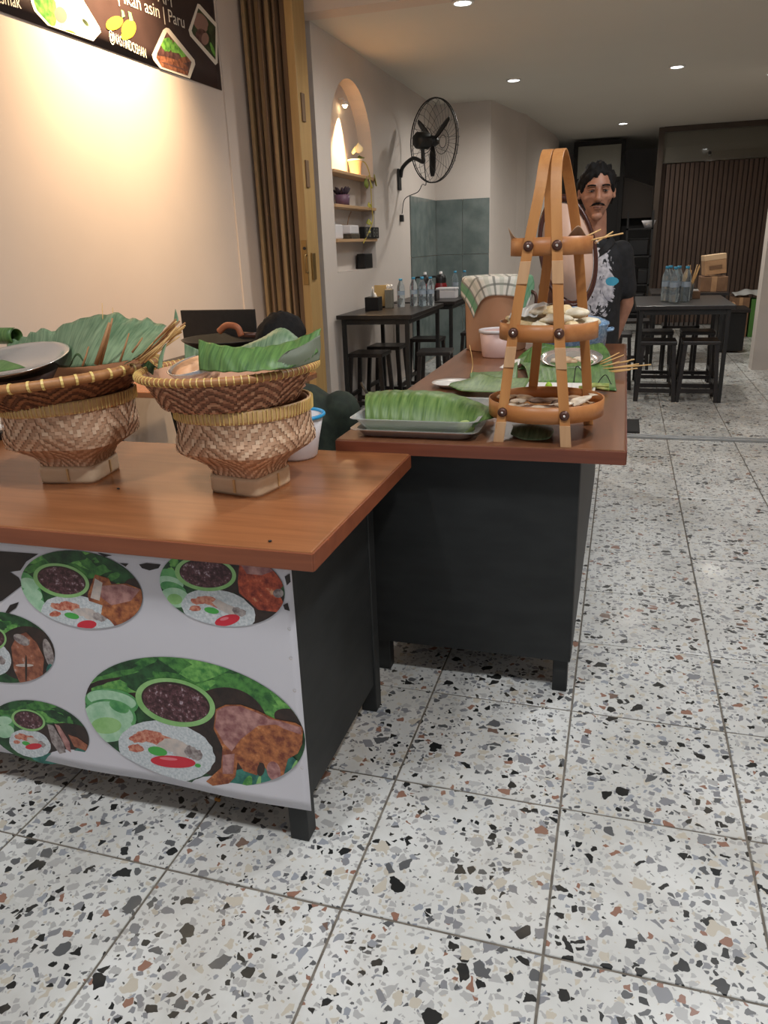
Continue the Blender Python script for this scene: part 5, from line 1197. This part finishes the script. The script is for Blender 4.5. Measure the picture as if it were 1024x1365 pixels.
# spindle-back chair behind the right table
t = thing('spindle_chair', 'black spindle-back chair behind the right-hand dining table', 'chair', (.60, 6.62, 0))
G().box(.44, .76, 6.50, 6.82, .43, .455).build('seat', M['black_wood'], t, bevel=.005)
for x in (.45, .725):
    for y, h in ((6.50, .70), (6.79, .43)): G().box(x, x + .028, y, y + .028, 0, h).build('leg', M['black_wood'], t, bevel=.002)
G().box(.45, .753, 6.502, 6.526, .66, .71).build('top_rail', M['black_wood'], t, bevel=.003)
for k in range(6): G().tube([(.495 + .042 * k, 6.514, .455), (.495 + .042 * k, 6.514, .665)], .006, 6).build('spindle', M['black_wood'], t)
# bottles
def bottle(label, c, h=.235, r=.031, grp='clear water bottles'):
    c = Vector(c); t = thing('water_bottle', label, 'bottle', c, grp)
    G().lathe([(.001, .001), (r * .9, .001), (r, .008), (r, h * .30), (r * .94, h * .33), (r, h * .36), (r, h * .66), (r * .92, h * .74), (r * .5, h * .88), (r * .40, h * .92), (r * .40, h * .95)], 20, c).build('body', M['pet'], t)
    G().lathe([(.001, h * 1.0), (r * .46, h), (r * .48, h * .93), (r * .42, h * .93)], 14, c).build('cap', M['cap_blue'], t)
    G().lathe([(r * 1.01, h * .42), (r * 1.01, h * .56)], 20, c).build('label', M['bottle_label'], t)
bl = ['first water bottle from the left on the gate-side table', 'second water bottle from the left on the gate-side table', 'third water bottle from the left on the gate-side table', 'fourth water bottle from the left on the gate-side table', 'rightmost water bottle on the gate-side table']
for k, (x, y) in enumerate(((-1.64, 4.98), (-1.555, 5.06), (-1.505, 5.14), (-1.475, 5.03), (-1.415, 5.06))): bottle(bl[k], (x, y, .775), .225 if k else .22)
bottle('left of two water bottles near the tiled wall', (-1.475, 6.32, .76)); bottle('right of two water bottles near the tiled wall', (-1.40, 6.40, .76))
for k, (x, y) in enumerate(((.40, 5.70), (.455, 5.55), (.49, 5.72), (.43, 5.82), (.545, 5.60))): bottle(('tall clear bottle at the back left of the right table', 'tall clear bottle at the front of the right table', 'tall clear bottle in the middle of the right table', 'clear bottle hidden behind others on the right table', 'clear bottle nearest the straws on the right table')[k], (x, y, .74), .27, .035, 'bottles on the right table')
# straws / chopsticks in a glass
t = thing('chopstick_glass', 'glass full of pale chopsticks beside the bottles on the right table', 'glass', (.58, 5.75, .74))
G().lathe([(.001, .002), (.03, .002), (.036, .13), (.034, .13), (.028, .006), (.001, .006)], 20, (.58, 5.75, .74)).build('tumbler', M['glass'], t)
for k in range(11):
    a = Vector((.58 + rnd(-.018, .018), 5.75 + rnd(-.018, .018), .75)); b = Vector((.585 + rnd(-.05, .06), 5.75 + rnd(-.04, .04), .98 + rnd(-.02, .04))); G().tube([a, b], .0035, 5).build('chopstick', M['stick'], t)
t = thing('napkin_holder', 'small brown wooden holder at the foot of the bottles on the right table', 'holder', (.62, 5.9, .74)); G().box(.60, .68, 5.86, 5.94, .74, .80).build('box', M['card_dk'], t, bevel=.004); G().box(.615, .665, 5.875, 5.925, .80, .812).build('tissue', M['paper'], t, bevel=.004)
# black tissue boxes
def tissue_box(label, x, y, z, s=.11, h=.10):
    t = thing('tissue_box', label, 'tissue box', (x, y, z), 'black tissue boxes'); G().box(x - s / 2, x + s / 2, y - s / 2, y + s / 2, z, z + h).build('box', M['black_pl'], t, bevel=.004)
    g = G(); g.sheet(lambda u, v: Vector((x + (u - .5) * .06 * (1 - .5 * v), y + .012 * math.sin(u * 7), z + h - .004 + .08 * v * (.7 + .3 * math.sin(u * 5)))), 10, 5); g.build('tissue', M['paper'], t, solid=.002)
tissue_box('black box with a white tissue, on the gate-side table', -1.79, 4.72, .775); tissue_box('black box with a tissue, on the table by the tiled corner', -1.60, 5.85, .76, .13, .09)
t = thing('menu_stand', 'tan paper menu card standing behind the tissue box', 'menu', (-1.80, 4.95, .775)); G().box(-1.85, -1.75, 4.94, 4.952, .785, .95, mtx=None).build('card', flat('tan_card', srgb(206, 170, 110), .7), t); G().box(-1.86, -1.74, 4.92, 4.972, .775, .787).build('base', M['black_pl'], t)
t = thing('cutlery_holder', 'grey upright cutlery holder between tissue box and bottles', 'holder', (-1.715, 4.90, .775)); G().box(-1.745, -1.685, 4.87, 4.93, .775, .92).build('box', flat('grey_plastic_holder', srgb(120, 116, 104), .5), t, bevel=.004)
for k in range(4): G().tube([(-1.735 + .013 * k, 4.90, .915), (-1.735 + .014 * k, 4.90 + rnd(-.01, .01), .955)], .003, 5).build('cutlery', M['steel'], t)
# flask jugs and foam box on the second table
for k, (x, y) in enumerate(((-1.745, 6.22), (-1.61, 6.30))):
    c = Vector((x, y, .76)); t = thing('coffee_jug', ('red and black jug, the left of two by the tiled wall', 'red and black jug, the right of two by the tiled wall')[k], 'jug', c, 'jugs by the tiled wall')
    G().lathe([(.001, 0), (.050, 0), (.058, .01), (.060, .10), (.050, .13)], 24, c).build('body', flat('dark_red%d' % k, srgb(130, 30, 34), .3), t)
    G().lathe([(.050, .13), (.050, .17), (.042, .20), (.02, .21), (.001, .212)], 24, c).build('neck', M['black_pl'], t); G().tube(spline([c + Vector((-.048, 0, .19)), c + Vector((-.095, 0, .18)), c + Vector((-.09, 0, .10)), c + Vector((-.058, 0, .07))], 6), .009, 8).build('handle', M['black_pl'], t)
    G().lathe([(.001, .235), (.014, .235), (.016, .212)], 12, c).build('knob', M['white_pl'], t)
t = thing('foam_box', 'white foam box beside the jugs by the tiled corner', 'box', (-1.52, 6.10, .76)); G().box(-1.60, -1.42, 6.06, 6.20, .76, .835).build('base', M['white_pl'], t, bevel=.008); G().box(-1.605, -1.415, 6.055, 6.205, .836, .856).build('lid', M['white_pl'], t, bevel=.006)
# boxes on and by the far right table
t = thing('cardboard_box', 'tan cardboard box with printed side, upper box on the far table', 'box', (.92, 7.45, .83))
Mb = Matrix.Translation((.925, 7.42, .862)) @ Matrix.Rotation(math.radians(-6), 4, 'Y') @ Matrix.Rotation(.1, 4, 'Z')
G().box(-.10, .10, -.09, .09, 0, .185, mtx=Mb).build('carton', M['card'], t, bevel=.003); G().box(-.101, .101, -.0915, .0915, .135, .187, mtx=Mb).build('flap_band', flat('pale_card', srgb(206, 176, 140), .8), t, bevel=.003)
G().box(-.06, .06, -.0925, -.0905, .05, .085, mtx=Mb).build('print', M['card_dk'], t)
t = thing('cardboard_box', 'dark brown carton under the tan box on the far table', 'box', (.93, 7.5, .70)); G().box(.80, 1.05, 7.30, 7.60, .70, .84).build('carton', M['card_dk'], t, bevel=.004); G().box(.90, .95, 7.298, 7.602, .701, .842).build('tape', M['card'], t)
t = thing('storage_chest', 'black chest on the floor beside the far right table', 'chest', (1.22, 8.2, 0)); G().box(1.08, 1.36, 8.02, 8.42, .02, .43).build('body', M['black_pl'], t, bevel=.006); G().box(1.05, 1.39, 7.99, 8.45, .43, .47).build('lid', M['black_wood'], t, bevel=.006)
t = thing('paper_pack', 'small tan packet lying on the black chest', 'packet', (1.16, 8.15, .47)); G().box(1.06, 1.24, 8.05, 8.22, .47, .525).build('pack', M['card'], t, bevel=.006)
G().box(1.06, 1.24, 8.12, 8.15, .469, .5265).build('strap', M['card_dk'], t)
t = thing('carton', 'brown carton on the floor against the slatted partition', 'box', (1.48, 9.6, 0)); G().box(1.38, 1.58, 9.45, 9.75, 0, .48).build('box', M['card_dk'], t, bevel=.004); G().box(1.46, 1.50, 9.448, 9.752, .001, .482).build('tape', M['card'], t)
t = thing('green_carton', 'green carton with plastic wrap beside the brown carton', 'box', (1.7, 9.6, 0)); G().box(1.60, 1.84, 9.45, 9.75, 0, .46).build('box', flat('green_card', srgb(70, 120, 50), .6), t, bevel=.004)
leaf('wrap', [[Vector((1.40, 9.43, .50)), Vector((1.55, 9.42, .52)), Vector((1.70, 9.42, .50)), Vector((1.86, 9.43, .49))], [Vector((1.38, 9.6, .53)), Vector((1.55, 9.58, .57)), Vector((1.7, 9.6, .55)), Vector((1.86, 9.6, .52))], [Vector((1.40, 9.77, .50)), Vector((1.55, 9.77, .53)), Vector((1.7, 9.77, .51)), Vector((1.86, 9.77, .50))]], flat('white_wrap', srgb(190, 192, 190), .25), parent=t, rip=.008, freq=9)
# black door mat
t = thing('door_mat', 'black rubber mat behind the floor rail', 'mat', (-.1, 4.32, 0)); G().box(-.42, .235, 4.13, 4.53, .001, .010).build('mat', M['rubber'], t, bevel=.003); G().box(-.41, .225, 4.14, 4.52, .010, .0125).build('pile', M['rubber'], t)
# dark rack with kitchen things behind the man
t = thing('utility_rack', 'tall dark metal rack standing in the shade behind the man', 'rack', (.22, 10.0, 0))
for x in (.06, .37):
    for y in (9.85, 10.2): G().box(x, x + .025, y, y + .025, 0, 1.55).build('post', M['black_metal'], t)
for z in (.25, .62, .98, 1.32): G().box(.06, .395, 9.85, 10.225, z, z + .02).build('shelf', M['black_metal'], t)
for k, (x, z, w_, h_) in enumerate(((.10, .271, .24, .24), (.09, .641, .12, .22), (.24, .641, .13, .18), (.10, 1.001, .25, .20))):
    tt = thing('storage_bin', ('black bin on the lowest shelf of the dark rack', 'left black canister on the second shelf of the rack', 'right black canister on the second shelf of the rack', 'wide black bin on the third shelf of the rack')[k], 'bin', (x + w_ / 2, 10.02, z)); G().box(x, x + w_, 9.92, 10.12, z, z + h_).build('bin', M['black_pl'], tt, bevel=.012); G().box(x - .004, x + w_ + .004, 9.916, 10.124, z + h_, z + h_ + .015).build('lid', M['black_metal'], tt, bevel=.004)
tag(G().lathe([(.001, 0), (.05, 0), (.09, .09), (.086, .09), (.048, .006), (.001, .006)], 28, (.335, 10.0, 1.341)).build('white_bowl', M['white_pl']), 'white bowl on the top shelf of the dark rack', 'bowl')
# solid camera shape standing in for a reflection in the glass above the slats
t = thing('camera_reflection', 'small white camera shape standing in for a reflection in the partition glass', 'camera', (1.07, 11.0, 2.167)); G().box(1.02, 1.12, 10.93, 10.99, 2.167, 2.20).build('base', M['white_pl'], t, bevel=.006); hd = G().ball((1.07, 10.955, 2.255), .052, 20, 14).build('head', M['white_pl'], t); G().ball((1.07, 10.91, 2.265), (.022, .014, .022), 14, 10).build('lens', M['black_pl'], hd)

# ================================================================== WALL FAN
t = thing('wall_fan', 'black industrial wall fan with round wire cage on a curved arm', 'fan', (-1.965, 6.18, 1.81))
fc = pix(577, 188, X=-1.62); nrm = Vector((math.sin(math.radians(40)), math.cos(math.radians(40)), 0)); sdv = Vector((nrm.y, -nrm.x, 0)); upv = Vector((0, 0, 1)); FR = .335
def cp(r, a, o): return fc + (sdv * math.cos(a) + upv * math.sin(a)) * r + nrm * o
cg = G()
for r, o, th in ((FR, 0, .006), (FR, .02, .004), (.10, .10, .003), (.10, -.08, .003), (.05, .11, .003)):
    cg.tube([cp(r, 2 * math.pi * k / 48, o) for k in range(49)], th, 6, cap=False)
cage = cg.build('cage_rings', M['black_metal'], t)
for k in range(30):
    a = 2 * math.pi * k / 30
    G().tube([cp(.05, a, .11), cp(.2, a, .10), cp(FR * .93, a, .055), cp(FR, a, .0)], .0016, 4).build('cage_wire', M['black_metal'], cage)
    if k % 2 == 0: G().tube([cp(.10, a, -.08), cp(.22, a, -.07), cp(FR, a, 0)], .0016, 4).build('cage_wire', M['black_metal'], cage)
Mm = nrm.to_track_quat('Z', 'Y').to_matrix().to_4x4(); Mm.translation = fc
G().lathe([(.001, -.19), (.05, -.185), (.068, -.165), (.07, -.06), (.055, -.04), (.001, -.04)], 28, mtx=Mm).build('motor', M['black_metal'], t)
hb = G().lathe([(.001, .05), (.035, .045), (.045, .02), (.045, -.03), (.001, -.035)], 24, mtx=Mm).build('hub', M['black_metal'], t)
for k in range(3):
    a0 = math.radians((140, 32, 268)[k])
    def bl_(u, v):
        r = lerp(.03, .285, v); wd = interp([(0, .03), (.3, .07), (.8, .066), (1, .035)], v); a = a0
        c = cp(r, a, 0); tgd = (-sdv * math.sin(a) + upv * math.cos(a)); return c + (tgd * .96 + nrm * .28) * (u - .5) * wd
    G().sheet(bl_, 4, 12).build('blade', M['black_pl'], t, solid=.004)
base = Vector((-1.962, 6.15, 1.81)); arm = spline([base + Vector((.02, 0, .02)), base + Vector((.05, -.02, .10)), base + Vector((.16, -.07, .16)), fc - nrm * .11 + Vector((0, 0, -.17)), fc - nrm * .11 + Vector((0, 0, -.12)), fc - nrm * .11 + Vector((0, 0, -.06))], 8)
G().tube(arm, .017, 10).build('arm', M['black_metal'], t)
G().box(-1.964, -1.945, 6.11, 6.19, 1.72, 1.90).build('wall_plate', M['black_metal'], t, bevel=.004)
G().tube(spline([fc - nrm * .11 + Vector((0, 0, -.10)), fc - nrm * .11 + Vector((.02, .02, -.34)), pix(563, 246, X=-1.75), pix(557, 256, X=-1.80), pix(540, 265, X=-1.93), pix(536, 285, X=-1.955)], 8), .004, 6).build('power_cord', M['black_metal'], t)
pg = pix(535, 291, X=-1.955); G().box(pg.x - .009, pg.x + .02, pg.y - .025, pg.y + .025, pg.z - .03, pg.z + .03).build('plug', M['black_pl'], t, bevel=.004)

# ================================================================== NICHE CONTENTS
NX = -2.08
def pot_plant():
    c = Vector((-2.012, 5.08, 1.776)); t = thing('potted_vine', 'cream pot with a trailing pothos vine on the top niche shelf', 'plant', c)
    G().lathe([(.001, 0), (.040, 0), (.056, .10), (.060, .10), (.060, .115), (.052, .115), (.046, .03), (.001, .03)], 28, c).build('pot', flat('cream_pot', srgb(236, 222, 190), .4), t)
    G().lathe([(.001, .10), (.05, .10)], 20, c).build('soil', M['card_dk'], t)
    G().tube(spline([c + Vector((0, .02, .10)), c + Vector((.05, .08, .10)), c + Vector((.075, .12, .02)), Vector((-1.935, 5.22, 1.66)), Vector((-1.935, 5.22, 1.55)), Vector((-1.935, 5.24, 1.45)), Vector((-1.935, 5.12, 1.36)), Vector((-1.94, 4.98, 1.27))], 6), .004, 6).build('vine', flat('vine_yellow', srgb(196, 176, 70), .5), t)
    lm = [noisy('pothos_leaf', srgb(150, 150, 40), srgb(200, 190, 80), 20, .4), noisy('pothos_leaf_green', srgb(96, 110, 34), srgb(140, 146, 56), 20, .4), noisy('pothos_leaf_pale', srgb(232, 224, 170), srgb(246, 240, 206), 20, .4)]
    for k, (x, y, z, L, rz, rx, m) in enumerate(((-2.0, 5.14, 1.96, .085, .3, 1.2, 2), (-2.0, 5.22, 1.92, .07, .8, .4, 1), (-1.94, 5.15, 1.70, .09, 1.4, 1.5, 1), (-1.94, 5.27, 1.71, .10, 1.8, 1.3, 0), (-1.935, 5.38, 1.73, .09, 2.0, 1.4, 0), (-1.94, 5.20, 1.55, .05, 1.0, 1.2, 0), (-1.945, 5.17, 1.42, .05, .6, 1.3, 0), (-1.945, 5.12, 1.35, .05, .2, 1.1, 0), (-2.02, 5.06, 1.94, .06, -.5, 1.2, 2))):
        Mx = Matrix.Translation((x, y, z)) @ Matrix.Rotation(rz, 4, 'Z') @ Matrix.Rotation(rx, 4, 'X')
        def lf(u, v): wd = interp([(0, .05), (.2, .42), (.45, .46), (.8, .2), (1, .0)], v) * L; return Mx @ Vector(((u - .5) * 2 * wd, (v - .2) * L, -.2 * abs(u - .5) * L))
        G().sheet(lf, 6, 8).build('leaf', lm[m], t, solid=.001)
pot_plant()
c = Vector((-2.012, 4.74, 1.546)); t = thing('potted_succulent', 'small purple pot with dark succulent on the middle niche shelf', 'plant', c)
G().lathe([(.001, 0), (.05, 0), (.058, .075), (.052, .075), (.045, .02), (.001, .02)], 20, c).build('pot', flat('purple_pot', srgb(110, 80, 100), .5), t)
for k in range(10):
    a = k * .63; Mx = Matrix.Translation(c + Vector((.02 * math.cos(a), .02 * math.sin(a), .07))) @ Matrix.Rotation(a, 4, 'Z') @ Matrix.Rotation(.5 + .2 * (k % 3), 4, 'Y')
    q = G().ball((0, 0, 0), (.011, .016, .04), 8, 6, mtx=None).build('leaf', noisy('succulent%d' % (k % 2), srgb(46, 34, 44), srgb(70, 52, 64), 30, .5), t); q.matrix_parent_inverse = Matrix.Translation(-c) @ Mx @ Matrix.Translation((0, 0, .03))
c = Vector((-2.012, 4.84, 1.306)); t = thing('glass_terrarium', 'white planter with dark pebbles on the lowest niche shelf', 'planter', c)
G().box(c.x - .06, c.x + .06, c.y - .10, c.y + .10, c.z, c.z + .035).build('pebble_tray', noisy('dark_pebbles', srgb(50, 44, 36), srgb(90, 80, 64), 60, .7, bs=.8), t, bevel=.005); G().box(c.x - .055, c.x + .055, c.y - .095, c.y + .095, c.z + .036, c.z + .10).build('planter_box', M['white_pl'], t, bevel=.008)
G().tube(spline([c + Vector((0, -.02, .10)), c + Vector((.01, .0, .16)), c + Vector((.02, .03, .20))], 5), .004, 6).build('twig', M['card_dk'], t)
tag(G().box(-2.07, -1.99, 4.50, 4.66, 1.3055, 1.41).build('white_box', M['white_pl'], None, bevel=.01), 'plain white box at the left of the lowest niche shelf', 'box')
# digital clock: dark digits 88:88 style
t = thing('digital_clock', 'black digital clock with grey segment digits on the lowest niche shelf', 'clock', (-1.98, 5.3, 1.306))
G().box(-2.01, -1.955, 5.08, 5.45, 1.3065, 1.395, mtx=None).build('case', M['black_pl'], t, bevel=.006)
for o in t.children: pass
sgm = flat('grey_segment', srgb(120, 118, 112), .5)
def digit(y0, sgs):
    g = G(); X0, X1 = -1.9549, -1.9530; z0, w_, h_, th = 1.319, .052, .064, .009
    R_ = {'a': (y0, y0 + w_, z0 + h_ - th, z0 + h_), 'g': (y0, y0 + w_, z0 + h_ / 2 - th / 2, z0 + h_ / 2 + th / 2), 'd': (y0, y0 + w_, z0, z0 + th), 'f': (y0, y0 + th, z0 + h_ / 2, z0 + h_), 'b': (y0 + w_ - th, y0 + w_, z0 + h_ / 2, z0 + h_), 'e': (y0, y0 + th, z0, z0 + h_ / 2), 'c': (y0 + w_ - th, y0 + w_, z0, z0 + h_ / 2)}
    for s in sgs: a, b, c_, d = R_[s]; g.box(X0, X1, a, b, c_, d)
    bm_ = g.build('digit', sgm, t)
digit(5.095, 'abcdefg'); digit(5.17, 'abcdefg'); digit(5.285, 'acdefg'); digit(5.36, 'abcdefg')
for o in list(t.children): o.matrix_parent_inverse = o.matrix_parent_inverse @ Matrix.Translation((.02, -.05, 0))
tag(G().box(-2.06, -1.985, 5.15, 5.35, 1.0725, 1.19).build('black_speaker', M['black_pl'], None, bevel=.006), 'small black box on the sill of the niche', 'speaker')

# ================================================================== COOKING TABLE BESIDE THE BANNER WALL
t = thing('folding_table', 'brown folding table by the banner wall behind the baskets', 'table', (-1.85, 2.1, 0))
G().box(-2.26, -1.38, 1.86, 2.46, .635, .662).build('top', M['counter_wood'], t, bevel=.004)
for x, y in ((-2.22, 1.90), (-1.45, 1.90), (-2.22, 2.40), (-1.45, 2.40)): G().bar((x + (.10 if x < -2 else -.02), y, 0), (x, y, .635), .028, .028).build('leg', M['black_metal'], t)
t = thing('black_stove', 'black cooking stove and pan on the brown folding table', 'stove', (-1.72, 2.12, .662))
G().box(-1.98, -1.42, 1.95, 2.30, .672, .78).build('burner_body', M['black_metal'], t, bevel=.01)
for x in (-1.95, -1.49):
    for y in (1.98, 2.23): G().box(x, x + .03, y, y + .03, .662, .672).build('foot', M['black_pl'], t)
G().lathe([(.001, .0), (.10, .0), (.22, .09), (.225, .095), (.215, .095), (.10, .006), (.001, .006)], 40, (-1.66, 2.12, .781)).build('pan', M['black_metal'], t)
G().box(-2.02, -1.62, 2.30, 2.32, .78, .985, mtx=Matrix.Translation((0, .0, 0))).build('splash_guard', M['black_metal'], t, bevel=.003)
hd = G().tube(spline([PX(292, 442, 1.92), PX(302, 434, 1.92), PX(316, 436, 1.92), PX(322, 448, 1.92)], 6), .014, 8).build('pan_handle', noisy('brown_handle', srgb(150, 84, 52), srgb(172, 104, 68), 20, .5), t)
G().tube([PX(322, 446, 1.93), PX(345, 447, 1.96)], .012, 8).build('handle_ferrule', M['rivet'], t)

# small litter on the floor
t = thing('cigarette_butt', 'cigarette butt on the floor in front of the banner', 'cigarette', pix(285, 1063, z=0)); p = pix(280, 1062, z=.0045); q = pix(287, 1065, z=.0045); r_ = pix(293, 1067, z=.0045)
G().tube([p, q], .004, 8).build('paper', M['paper'], t); G().tube([q, r_], .0041, 8).build('filter', flat('filter_orange', srgb(190, 130, 60), .7), t)
